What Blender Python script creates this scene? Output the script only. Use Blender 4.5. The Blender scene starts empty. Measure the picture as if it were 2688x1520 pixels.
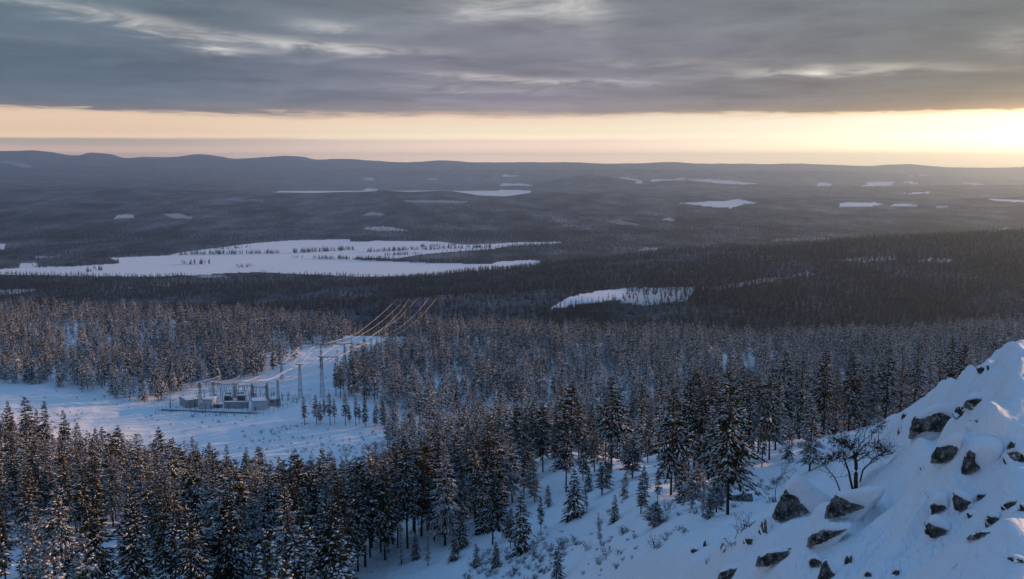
import bpy, math, random
import numpy as np
from mathutils import Vector
R = math.radians
SC = bpy.context.scene
COL = SC.collection
rng = np.random.default_rng(11)
random.seed(5)

# ------------------------------------------------------------------ camera
FPX, CX, CY, VH = 2582.0, 1344.0, 760.0, 432.0      # focal length and centre in pixels of the 2688 x 1520 photo
PITCH = math.atan((CY - VH) / FPX)
CP, SP = math.cos(PITCH), math.sin(PITCH)
cd = bpy.data.cameras.new('camera')
cam = bpy.data.objects.new('camera', cd); COL.objects.link(cam)
cam.location = (0, 0, 0); cam.rotation_euler = (math.pi / 2 - PITCH, 0, 0)
cd.sensor_width = 36.0; cd.lens = FPX / 2688.0 * 36.0
cd.clip_start = 0.5; cd.clip_end = 200000.0
SC.camera = cam
SC.view_settings.view_transform = 'Standard'; SC.view_settings.look = 'None'
SC.view_settings.exposure = 0.0; SC.view_settings.gamma = 1.0
SC.render.engine = 'CYCLES'
SC.cycles.use_denoising = True
SC.cycles.max_bounces = 5; SC.cycles.diffuse_bounces = 3; SC.cycles.glossy_bounces = 2
SC.cycles.volume_bounces = 1
SC.cycles.sample_clamp_indirect = 4.0

SUN_AZ, SUN_EL = R(64.0), R(9.0)                    # to the right of the view, just above the far hills

# ------------------------------------------------------------------ node helper
class S:
    """a node socket with arithmetic"""
    def __init__(s, nt, k): s.nt, s.k = nt, k
    def _m(s, op, *a, clamp=False):
        n = s.nt.nodes.new('ShaderNodeMath'); n.operation = op; n.use_clamp = clamp
        for i, v in enumerate((s,) + a):
            if isinstance(v, S): s.nt.links.new(v.k, n.inputs[i])
            else: n.inputs[i].default_value = v
        return S(s.nt, n.outputs[0])
    def __add__(s, o): return s._m('ADD', o)
    def __sub__(s, o): return s._m('SUBTRACT', o)
    def __mul__(s, o): return s._m('MULTIPLY', o)
    def __truediv__(s, o): return s._m('DIVIDE', o)
    def exp(s): return s._m('EXPONENT')
    def clamp(s): return s._m('ADD', 0.0, clamp=True)
    def step(s, a, b):
        n = s.nt.nodes.new('ShaderNodeMapRange'); n.interpolation_type = 'SMOOTHSTEP'
        s.nt.links.new(s.k, n.inputs[0]); n.inputs[1].default_value = a; n.inputs[2].default_value = b
        return S(s.nt, n.outputs[0])
def mixc(nt, f, a, b, mode='MIX'):
    n = nt.nodes.new('ShaderNodeMix'); n.data_type = 'RGBA'; n.blend_type = mode
    for i, v in ((0, f), (6, a), (7, b)):
        if isinstance(v, S): nt.links.new(v.k, n.inputs[i])
        elif i == 0: n.inputs[0].default_value = v
        else: n.inputs[i].default_value = (*v, 1)
    return S(nt, n.outputs[2])
def comb(nt, x, y, z):
    n = nt.nodes.new('ShaderNodeCombineXYZ')
    for i, v in enumerate((x, y, z)):
        if isinstance(v, S): nt.links.new(v.k, n.inputs[i])
        else: n.inputs[i].default_value = v
    return S(nt, n.outputs[0])
def noise(nt, vec, scale, detail=3.0, rough=0.55, dist=0.0):
    n = nt.nodes.new('ShaderNodeTexNoise'); n.inputs['Scale'].default_value = scale
    n.inputs['Detail'].default_value = detail; n.inputs['Roughness'].default_value = rough
    n.inputs['Distortion'].default_value = dist
    if vec is not None: nt.links.new(vec.k, n.inputs['Vector'])
    return S(nt, n.outputs['Fac'])
def lin(c): return tuple(((x / 255) / 12.92 if x / 255 <= 0.04045 else ((x / 255 + 0.055) / 1.055) ** 2.4) for x in c)

# ------------------------------------------------------------------ sky (world) and sun
W = bpy.data.worlds.new('World'); SC.world = W; W.use_nodes = True
nt = W.node_tree; nt.nodes.clear()
tc = nt.nodes.new('ShaderNodeTexCoord'); sx = nt.nodes.new('ShaderNodeSeparateXYZ')
nt.links.new(tc.outputs['Generated'], sx.inputs[0])
dx, dy, dz = (S(nt, sx.outputs[i]) for i in range(3))
az = dx._m('ARCTAN2', dy)
tn = dz / ((dx * dx + dy * dy)._m('SQRT')._m('MAXIMUM', 0.02))
def ramp(fac, stops):
    n = nt.nodes.new('ShaderNodeValToRGB'); e = n.color_ramp.elements
    while len(e) > 1: e.remove(e[-1])
    e[0].position = stops[0][0] / 0.2; e[0].color = (*lin(stops[0][1]), 1)
    for t, c in stops[1:]:
        q = e.new(t / 0.2); q.color = (*lin(c), 1)
    nt.links.new(fac.k, n.inputs[0]); return S(nt, n.outputs[0])
n1 = noise(nt, comb(nt, az * 2.2, tn * 26.0, 0.0), 2.0, 4.0, 0.55, 0.3)
n2 = noise(nt, comb(nt, az * 6.0, tn * 60.0, 3.0), 1.6, 4.0, 0.6, 0.5)
up = tn._m('MAXIMUM', .004) + .045
pl = noise(nt, comb(nt, dx / up * .8, dy / up * .75, 0.0), 1.0, 6.0, .60, .7)
pl2 = noise(nt, comb(nt, dx / up * 2.3, dy / up * 2.0, 5.0), 1.0, 5.0, .60, .8)
tw = tn + (n1 - 0.5) * 0.017 * tn.step(0.012, 0.05) + (pl2 - 0.5) * 0.010 * tn.step(0.03, 0.05) + (n2 - 0.5) * 0.008 * tn.step(0.02, 0.04)
tf = (tw / 0.2).clamp()
LEFT = [(0, (214, 178, 160)), (.0125, (208, 176, 160)), (.019, (164, 147, 139)), (.0235, (163, 148, 140)), (.026, (232, 204, 180)),
        (.034, (240, 208, 182)), (.046, (244, 216, 190)), (.0495, (222, 196, 180)), (.0525, (124, 122, 132)), (.063, (94, 106, 124)), (.09, (84, 100, 120)),
        (.115, (96, 110, 128)), (.14, (92, 108, 124)), (.175, (92, 106, 120)), (.2, (92, 108, 126))]
MID = [(0, (250, 216, 190)), (.009, (244, 212, 188)), (.014, (230, 202, 186)), (.0235, (226, 200, 186)), (.027, (255, 236, 210)),
       (.036, (255, 238, 214)), (.045, (250, 226, 204)), (.0495, (210, 184, 172)), (.054, (150, 140, 146)), (.066, (126, 122, 140)), (.1, (121, 121, 139)),
       (.14, (120, 124, 138)), (.175, (112, 118, 132)), (.2, (104, 116, 132))]
RIGHT = [(0, (255, 236, 196)), (.012, (255, 240, 206)), (.021, (255, 244, 218)), (.026, (255, 252, 236)), (.045, (255, 254, 246)),
         (.0492, (252, 230, 190)), (.0515, (128, 112, 96)), (.06, (116, 108, 98)), (.08, (108, 106, 104)), (.11, (100, 104, 110)),
         (.14, (104, 112, 120)), (.175, (92, 102, 112)), (.2, (90, 104, 120))]
cl, cm, cr = (ramp(tf, x) for x in (LEFT, MID, RIGHT))
sky = mixc(nt, az.step(-0.42, 0.02), cl, cm)
sky = mixc(nt, az.step(0.0, 0.46), sky, cr)
# pale breaks in the cloud deck: azimuth, tan(elevation), half sizes, slope, strength
STREAKS = [(430, 108, 185, 12, .17, .30), (560, 140, 55, 12, .2, .30), (850, 136, 190, 10, .055, .30), (885, 92, 80, 9, .05, .18), (1320, 38, 150, 18, .0, .22),
           (1500, 18, 70, 22, .2, .26), (1530, 78, 60, 12, .1, .12), (1450, 222, 200, 7, .03, .22), (1255, 206, 110, 6, .05, .18), (2110, 206, 190, 8, .0, .20),
           (2130, 203, 28, 8, 0, .18), (2390, 205, 120, 8, .02, .10), (2640, 148, 60, 18, 0, .10), (200, 66, 160, 14, .12, .12), (1240, 238, 180, 8, .03, .08), (1750, 180, 200, 10, .0, .08)]
add = None
for px, py, hx, hy, sl, k in STREAKS:
    a0 = math.atan((px - CX) / FPX); t0 = (VH - py) / FPX * 1.012
    da = az - a0; de = tw - t0 + (da * sl)
    g = ((da * (FPX / hx)) * (da * (FPX / hx)) + (de * (FPX / hy / 1.15)) * (de * (FPX / hy / 1.15))) * -0.7
    g = g.exp() * k
    add = g if add is None else add + g
grain = pl2.step(0.32, 0.66) * 1.0 + 0.3
sky = mixc(nt, 1.0, sky, mixc(nt, (add * grain).clamp(), (0, 0, 0), (1.0, .93, .86)), 'ADD')
deck = tn.step(.05, .06)
mott = ((n1 - 0.5) * 0.35 + (n2 - 0.5) * 0.25 + (pl - .5) * 1.05 + (pl2 - .5) * .55) * deck + 1.0
sky = mixc(nt, 1.0, sky, comb(nt, mott * (deck * .16 + 1.0), mott * (deck * .19 + 1.0), mott * (deck * .24 + 1.0)), 'MULTIPLY')
ga, ge = (az - R(55.0)) * (1 / R(16.0)), (tn - .026) * (1 / .017)
glow = ((ga * ga + ge * ge) * -.7).exp() * 16.0
sky = mixc(nt, 1.0, sky, mixc(nt, 1.0, comb(nt, glow, glow, glow), (1.0, .60, .30), 'MULTIPLY'), 'ADD')
# overhead: thin blue cloud cover over the clear-sky model
nish = nt.nodes.new('ShaderNodeTexSky'); nish.sky_type = 'NISHITA'; nish.sun_disc = False
nish.sun_elevation = SUN_EL; nish.sun_rotation = SUN_AZ; nish.altitude = 400
over = mixc(nt, 1.0, comb(nt, .098, .228, .455), mixc(nt, 1.0, S(nt, nish.outputs[0]), (.05, .05, .05), 'MULTIPLY'), 'ADD')
air = (tn.step(.07, .0) * .70 + tn.step(.034, .004) * 1.75) * (az.step(.55, .1) * .45 + .55) + 1.0     # the low sky is brighter than it looks: it is seen through the haze
sky = mixc(nt, 1.0, sky, comb(nt, air * 1.03, air * .98, air * .86), 'MULTIPLY')
sky = mixc(nt, tn.step(.19, .75), sky, over)
sky = mixc(nt, tn.step(-.06, -.01), (.10, .14, .21), sky)
bg = nt.nodes.new('ShaderNodeBackground'); nt.links.new(sky.k, bg.inputs[0]); bg.inputs[1].default_value = 1.0
wo = nt.nodes.new('ShaderNodeOutputWorld'); nt.links.new(bg.outputs[0], wo.inputs[0])
W.cycles.sampling_method = 'MANUAL'; W.cycles.sample_map_resolution = 1024

sl = bpy.data.lights.new('sun', 'SUN'); sl.energy = 5.0; sl.angle = R(0.8); sl.color = (1.0, .56, .26)
sun = bpy.data.objects.new('sun', sl); COL.objects.link(sun)
sdir = Vector((math.sin(SUN_AZ) * math.cos(SUN_EL), math.cos(SUN_AZ) * math.cos(SUN_EL), math.sin(SUN_EL)))
sun.rotation_euler = sdir.to_track_quat('Z', 'Y').to_euler()

# ------------------------------------------------------------------ small tools
def tag(o, label=None, cat=None, group=None, kind=None):
    for k, v in (('label', label), ('category', cat), ('group', group), ('kind', kind)):
        if v: o[k] = v
    return o
def empty(name, loc, rz=0.0, sc=1.0):
    o = bpy.data.objects.new(name, None); COL.objects.link(o); o.location = loc
    o.rotation_euler = (0, 0, rz); o.scale = (sc, sc, sc); o.empty_display_size = 0.5
    return o
def tanv(v):
    cy = -(np.asarray(v, float) - CY) / FPX
    return (-SP + cy * CP) / (CP + cy * SP)
def fwd(v): return CP - (np.asarray(v, float) - CY) / FPX * SP
def s_of(px, v): return (np.asarray(px, float) - CX) / FPX / fwd(v)
def project(x, y, z):
    c = y * CP - z * SP; u = y * SP + z * CP
    return CX + FPX * x / c, CY - FPX * u / c
def pt(px, v, y):
    """the point seen at photo pixel (px, v) at forward distance y"""
    return np.array([s_of(px, v) * y, y, tanv(v) * y])
def smooth(a, b, x):
    t = np.clip((x - a) / (b - a), 0, 1); return t * t * (3 - 2 * t)
def _h(ix, iy, seed):
    n = (ix * 374761393 + iy * 668265263 + seed * 1442695041) & 0x7fffffff
    n = ((n ^ (n >> 13)) * 1274126177) & 0x7fffffff
    return ((n ^ (n >> 16)) & 0xffff) / 65535.0
def vnoise(x, y, seed=0):
    ix = np.floor(x).astype(np.int64); iy = np.floor(y).astype(np.int64)
    fx, fy = x - ix, y - iy; fx = fx * fx * fx * (fx * (fx * 6 - 15) + 10); fy = fy * fy * fy * (fy * (fy * 6 - 15) + 10)
    a, b, c, d = _h(ix, iy, seed), _h(ix + 1, iy, seed), _h(ix, iy + 1, seed), _h(ix + 1, iy + 1, seed)
    return (a + (b - a) * fx) * (1 - fy) + (c + (d - c) * fx) * fy - 0.5
def fbm(x, y, seed=0, octs=4):
    r, a, f = 0, 1.0, 1.0
    for i in range(octs): r = r + a * vnoise(x * f, y * f, seed + i * 17); a *= .5; f *= 2.03
    return r
def pchip(xk, yk, x):
    h = np.diff(xk); d = np.diff(yk) / h; m = np.zeros_like(yk)
    w1, w2 = 2 * h[1:] + h[:-1], h[1:] + 2 * h[:-1]
    same = d[1:] * d[:-1] > 0
    with np.errstate(divide='ignore', invalid='ignore'):
        m[1:-1] = np.where(same, (w1 + w2) / (w1 / d[:-1] + w2 / d[1:]), 0)
    m[0], m[-1] = d[0], d[-1]
    x = np.clip(x, xk[0], xk[-1]); i = np.clip(np.searchsorted(xk, x) - 1, 0, len(h) - 1)
    t = (x - xk[i]) / h[i]
    return ((1 + 2 * t) * (1 - t) ** 2 * yk[i] + t * (1 - t) ** 2 * h[i] * m[i] + t * t * (3 - 2 * t) * yk[i + 1] + t * t * (t - 1) * h[i] * m[i + 1])
def inside(poly, px, py):
    p = np.asarray(poly, float); r = np.zeros(np.shape(px), bool); j = len(p) - 1
    for i in range(len(p)):
        c = (p[i, 1] > py) != (p[j, 1] > py)
        with np.errstate(divide='ignore', invalid='ignore'):
            xx = (p[j, 0] - p[i, 0]) * (py - p[i, 1]) / (p[j, 1] - p[i, 1]) + p[i, 0]
        r ^= c & (px < xx); j = i
    return r

# ------------------------------------------------------------------ terrain: profile rows (photo column, forward distance, height below the camera)
LAKE_Z = -311.0
C9 = [0, 450, 900, 1200, 1500, 1800, 2100, 2400, 2688]
def row(px, y, z=None, v=None):
    px = np.asarray(px, float); y = np.broadcast_to(np.asarray(y, float), px.shape).copy()
    if z is None: z = y * tanv(v)
    z = np.broadcast_to(np.asarray(z, float), px.shape).copy()
    a = np.asarray(z / y); cyv = (a * CP + SP) / (CP - a * SP)
    vv = CY - cyv * FPX
    return s_of(px, vv), y, z
SKYLINE = [(0, 399), (70, 397), (130, 401), (200, 411), (240, 404), (290, 407), (330, 416), (380, 411), (440, 412), (520, 404), (570, 408), (620, 417), (700, 413),
           (750, 410), (790, 412), (830, 420), (900, 417), (980, 421), (1060, 427), (1160, 423), (1240, 428), (1300, 429), (1420, 427), (1500, 424), (1600, 429), (1680, 430), (1750, 426),
           (1830, 431), (1900, 433), (2090, 432), (2180, 435), (2250, 437), (2370, 433), (2440, 437), (2520, 442), (2688, 440)]
RIDGE = [(0, 500), (400, 500), (600, 503), (722, 508), (850, 507), (980, 503), (1080, 506), (1180, 505), (1225, 514), (1262, 521), (1320, 521), (1344, 518), (1400, 511), (1480, 507), (1600, 507),
         (1700, 512), (1800, 518), (1900, 521), (2100, 524), (2688, 520)]
HILL = [(0, 470), (400, 478), (700, 490), (900, 494), (1200, 488), (1400, 478), (1480, 464), (1540, 457), (1600, 461), (1680, 475), (1780, 470), (1900, 478), (2050, 484), (2150, 490), (2300, 490), (2688, 486)]
u = lambda L: ([a for a, b in L], [b for a, b in L])
ROWS = [
    row(C9, 12, z=[-52, -50, -46, -42, -36, -28, -17, -11, -8.5]),
    row(C9 + [3050], [130, 135, 140, 128, 100, 60, 40, 33, 28, 27], v=[1600, 1560, 1525, 1520, 1520, 1520, 1520, 1520, 1520, 1750]),
    row([0, 450, 900, 1200, 1500, 1800, 2000, 2100, 2250, 2330, 2400, 2470, 2560, 2688, 3050], [190, 175, 160, 155, 140, 85, 70, 64, 60, 60, 58, 55, 52, 48, 45],
        z=[-73, -68, -64.6, -60, -51, -32, -25.5, -22.4] + list(np.array([60, 60, 58, 55, 52, 48, 45]) * tanv([1283, 1240, 1152, 1066, 996, 922, 1090]))),
    row([0, 450, 900, 1200, 1500, 1800, 2000, 2100, 2250, 2330, 2400, 2470, 2560, 2688], [330, 320, 280, 260, 205, 140, 110, 100, 95, 92, 80, 72, 75, 85],
        z=[-108, -111, -101, -84, -61.7, -45.7, -37.5, -33.2, -28.3, -24.9, -20.2, -17.2, -18.5, -20]),
    row(C9, [440, 420, 420, 400, 300, 190, 176, 160, 145], z=[-125, -135, -130, -117, -93, -55.4, -50.5, -42, -34]),
    row(C9, [545, 545, 560, 520, 450, 350, 320, 300, 280], z=[-135, -138.5, -137, -133, -128, -105, -98, -85, -75]),
    row(C9, 650, z=[-137, -138, -138, -137, -136, -135, -134, -130, -125]),
    row(C9, [870, 860, 775, 770, 730, 720, 700, 690, 680], z=[-138, -138, -138, -137, -136, -136, -136, -133, -128]),
    row(C9, 1000, z=[-200, -200, -205, -205, -200, -198, -190, -180, -165]),
    row(C9, 1300, z=[-255, -250, -235, -222, -217, -210, -200, -188, -170]),
    row(C9, 1800, z=[-290, -285, -257, -244, -226, -214, -202, -184, -168]),
    row(C9, [2300, 2300, 2300, 2350, 2450, 2500, 2500, 2450, 2400], z=[-303, -302, -285, -262, -244, -218, -202, -179, -168]),
    row(C9, 2760, z=[-309.5, -309.5, -309, -309, -301, -288, -272, -252, -238]),
    row(C9, 3300, z=[-312, -312, -312, -312, -310, -309, -308, -306, -304]),
    row(C9, 4100, z=[-311, -311, -311, -310, -309, -308, -307, -306, -305]),
    row(C9, 4400, z=[-306, -306, -307, -307, -306, -306, -305, -304, -302]),
    row(C9, 5800, z=[-285, -287, -288, -288, -288, -288, -286, -284, -280]),
    row(C9, 7400, z=[-268, -270, -274, -276, -276, -274, -272, -270, -268]),
    row(u(RIDGE)[0], 9000, v=u(RIDGE)[1]),
    row([0, 500, 650, 800, 1344, 1450, 1600, 2100, 2688], 9800, z=[-255, -262, -300, -314, -314, -305, -292, -290, -285]),
    row([0, 500, 650, 800, 1344, 1450, 1600, 2100, 2688], 11700, z=[-238, -252, -295, -314, -314, -300, -280, -278, -272]),
    row([0, 500, 650, 800, 1344, 1450, 1600, 2100, 2688], 12200, z=[-222, -242, -280, -308, -306, -288, -266, -266, -262]),
    row(u(HILL)[0], 13600, v=u(HILL)[1]),
    row([0, 400, 700, 1000, 1300, 1540, 1700, 2000, 2300, 2688], 15500, v=[462, 468, 480, 482, 478, 478, 484, 486, 486, 483]),
    row([0, 400, 800, 1200, 1600, 2000, 2300, 2688], 18000, v=[440, 450, 455, 458, 462, 465, 466, 465]),
    row([0, 200, 400, 700, 1000, 1344, 1700, 2100, 2688], 22000, v=[418, 428, 430, 435, 440, 445, 448, 450, 453]),
    row(u(SKYLINE)[0], 26000, v=u(SKYLINE)[1]),
    row([0, 1000, 2000, 2688], 29500, v=[424, 438, 441, 447]),
    row([0, 2688], 31000, v=[446, 458]),
]
SX = np.unique(np.concatenate([np.linspace(-.85, -.56, 60), np.linspace(-.56, .56, 800), np.linspace(.56, .85, 60)]))
LYa = np.concatenate([np.arange(math.log(12.0), math.log(300.0), .0058), np.arange(math.log(300.0), math.log(30600.0), .0076)])
kn_y = np.array([pchip(r[0], np.log(r[1]), SX) for r in ROWS]); kn_z = np.array([pchip(r[0], r[2], SX) for r in ROWS])
GZ = np.empty((len(SX), len(LYa)))
for i in range(len(SX)): GZ[i] = pchip(kn_y[:, i], kn_z[:, i], LYa)
GY = np.broadcast_to(np.exp(LYa), GZ.shape); GX = SX[:, None] * GY
fade = lambda lo, hi, lo2, hi2: smooth(lo, hi, GY) * (1 - smooth(lo2, hi2, GY))
GZ = GZ + fade(3, 5, 160, 320) * .30 * fbm(GX / 3.2, GY / 3.2, 3, 4) + fade(30, 90, 600, 1200) * 1.3 * fbm(GX / 17, GY / 17, 5, 3)
GZ = GZ + fade(160, 300, 3000, 5000) * 4.0 * fbm(GX / 90, GY / 90, 7, 3) * (1 - .75 * smooth(250, 420, GY) * (1 - smooth(820, 950, GY)))
GZ = GZ + fade(950, 1400, 9e4, 9e5) * 20 * fbm(GX / 560, GY / 330, 9, 3) * (1 - smooth(2000, 2500, GY) * (1 - smooth(4200, 5000, GY)))
GZ = GZ + fade(4300, 6500, 9e4, 9e5) * 62 * fbm(GX / 2600 + .3, GY / 1050, 13, 3) * (1 - .7 * smooth(8300, 8900, GY) * (1 - smooth(12000, 14000, GY)))
GZ = GZ + fade(13500, 17000, 23000, 26000) * 150 * fbm(GX / 5200, GY / 2300, 15, 3)
# wind-packed ledges on the near outcrop, running up to the right
ca, sa = math.cos(R(38)), math.sin(R(38))
qa, qb = GX * ca + GY * sa, -GX * sa + GY * ca
led = fbm(qa / 9.0, qb / 2.1 + .8 * fbm(qa / 7, qb / 7, 31, 2), 21, 3)
outc = (1 - smooth(62, 95, GY)) * smooth(.10, .24, GX / GY)
GZ = GZ + outc * .95 * (np.round(led * 5) / 5 * .35 + led * .65)
GZ = GZ + (1 - smooth(70, 130, GY)) * smooth(.0, .2, GX / GY) * .16 * fbm(GX / .8, GY / .8, 23, 3) * smooth(.0, .25, fbm(GX / 5, GY / 5, 77, 2) + .1)

# snow backs of the outcrop: crest lines that rise to the right, rounded towards the viewer and dropping off behind
LEDGES = [([(2175, 1303), (2240, 1283), (2381, 1265), (2511, 1255), (2560, 1262)], .75, 2.2), ([(1787, 1522), (1890, 1482), (2007, 1426), (2161, 1366)], .50, 1.8), ([(2427, 1071), (2497, 1033), (2591, 1004), (2760, 985)], .42, 1.2),
          ([(2502, 1122), (2558, 1066), (2614, 1047), (2760, 1015)], .55, 1.3), ([(2440, 1208), (2483, 1159), (2535, 1127), (2567, 1108), (2760, 1070)], .55, 1.4), ([(2530, 1200), (2556, 1168), (2588, 1160), (2636, 1172)], .6, 1.4), ([(2450, 1318), (2474, 1300), (2506, 1286), (2540, 1284)], .40, 1.2),
          ([(2390, 1522), (2497, 1491), (2600, 1458), (2760, 1410)], .35, 1.5), ([(2574, 973), (2614, 935), (2650, 918)], .22, 1.4), ([(2120, 1395), (2165, 1372), (2240, 1366), (2330, 1352)], .45, 1.3), ([(2290, 1420), (2400, 1372), (2440, 1366)], .35, 1.3), ([(2270, 1250), (2340, 1222), (2420, 1222)], .35, 1.5), ([(2180, 1372), (2240, 1352), (2300, 1322), (2350, 1300), (2390, 1290)], .42, 1.5), ([(2120, 1446), (2180, 1426), (2240, 1402), (2290, 1392)], .34, 1.3)]
def base_hit(px, v, y0=20):
    ys = np.exp(np.arange(math.log(y0), math.log(140), .003)); s_ = float(s_of(px, v)); k = int(np.clip(np.searchsorted(SX, s_), 0, len(SX) - 1))
    zz = np.interp(np.log(ys), LYa, GZ[k]); d = tanv(v) * ys - zz; j = int(np.argmax(d < 0)) if (d < 0).any() else len(ys) - 1
    return s_ * ys[j], ys[j]
LZ = np.zeros_like(GZ); jm = int(np.searchsorted(LYa, math.log(110)))
for line, A_, w_ in LEDGES:
    P_ = np.array([base_hit(*q) for q in line]); xs_, ys_ = GX[:, :jm], GY[:, :jm]; best = np.full(xs_.shape, 1e9); sgn = np.zeros(xs_.shape); tpar = np.zeros(xs_.shape)
    for k in range(len(P_) - 1):
        a_, b_ = P_[k], P_[k + 1]; ab = b_ - a_; l2 = ab @ ab; t_ = np.clip(((xs_ - a_[0]) * ab[0] + (ys_ - a_[1]) * ab[1]) / l2, 0, 1)
        ex, ey = xs_ - a_[0] - ab[0] * t_, ys_ - a_[1] - ab[1] * t_; d_ = np.hypot(ex, ey); c_ = ab[0] * ey - ab[1] * ex; m_ = d_ < best
        best = np.where(m_, d_, best); sgn = np.where(m_, np.sign(c_), sgn); tpar = np.where(m_, k + t_, tpar)
    tpar /= len(P_) - 1; end = smooth(0, .22, tpar) * (1 - smooth(.7, 1, tpar))
    wob = 1 + .5 * fbm(xs_ / 4, ys_ / 4, int(line[0][0]), 2)
    prof = np.where(sgn > 0, np.exp(-(best / (.42 * w_)) ** 2), np.exp(-(best / w_) ** 1.5 * .8))
    LZ[:, :jm] = np.maximum(LZ[:, :jm], 1.9 * A_ * wob * end * prof)
GZ = GZ + LZ
LAKE = [(-400, 717), (0, 707), (100, 701), (215, 698), (312, 692), (312, 686), (287, 677), (441, 671), (470, 664), (560, 652), (672, 638), (771, 631), (917, 628), (920, 634), (965, 635), (985, 632),
        (1149, 634), (1210, 642), (1290, 641), (1344, 637), (1470, 635), (1475, 639), (1344, 645), (1300, 652), (1340, 672), (1420, 687), (1416, 698), (1340, 708), (1300, 721), (1063, 727), (933, 729), (776, 719), (672, 714),
        (496, 725), (300, 727), (100, 722), (-400, 722)]
ISLE = [(926, 682), (935, 675), (1040, 679), (1100, 668), (1180, 661), (1290, 654), (1500, 652), (1500, 688), (1420, 681), (1310, 687), (1290, 693), (1150, 692), (1040, 687)]
FARLAKE = [(700, 512), (735, 501.5), (1000, 500.5), (1309, 501), (1311, 498.5), (1344, 499), (1394, 500.5), (1390, 508), (1425, 511), (1400, 524), (700, 524)]
def lake_px(x, y): return project(x, y, np.full_like(x, LAKE_Z))
lp = lake_px(GX, GY)
INL = (inside(LAKE, *lp) & ~inside(ISLE, *lp) & (GY > 2400) & (GY < 4700)) | (inside(FARLAKE, *lp) & (GY > 9200) & (GY < 12600))
zone = ((GY > 2450) & (GY < 4400)) | ((GY > 11300) & (GY < 12500))
GZ = np.where(INL, np.minimum(GZ, LAKE_Z - 1.5), np.where(zone, np.maximum(GZ, LAKE_Z + .8), GZ))
def ground(x, y):
    s = np.asarray(x, float) / y; ly = np.log(np.asarray(y, float))
    i = np.clip(np.searchsorted(SX, s) - 1, 0, len(SX) - 2); j = np.clip(np.searchsorted(LYa, ly) - 1, 0, len(LYa) - 2)
    a = np.clip((s - SX[i]) / (SX[i + 1] - SX[i]), 0, 1); b = np.clip((ly - LYa[j]) / (LYa[j + 1] - LYa[j]), 0, 1)
    return (GZ[i, j] * (1 - a) + GZ[i + 1, j] * a) * (1 - b) + (GZ[i, j + 1] * (1 - a) + GZ[i + 1, j + 1] * a) * b
YS = np.exp(np.arange(math.log(18), math.log(1500), .002))
def hit(px, v, ymin=18):
    """where the ray through a photo pixel first meets the ground"""
    ys = YS[YS >= ymin]; d = tanv(v) * ys - ground(s_of(px, v) * ys, ys)
    k = np.argmax(d < 0) if (d < 0).any() else len(ys) - 1
    y = ys[k]; x = float(s_of(px, v) * y)
    return np.array([x, y, float(ground(x, y))])
HORZ = np.maximum.accumulate(GZ / GY, axis=1)
def sees(x, y, ztop):
    i = np.clip(np.searchsorted(SX, x / y), 0, len(SX) - 1); j = np.clip(np.searchsorted(LYa, np.log(y)) - 3, 0, len(LYa) - 1)
    return ztop / y > HORZ[i, j]

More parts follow.
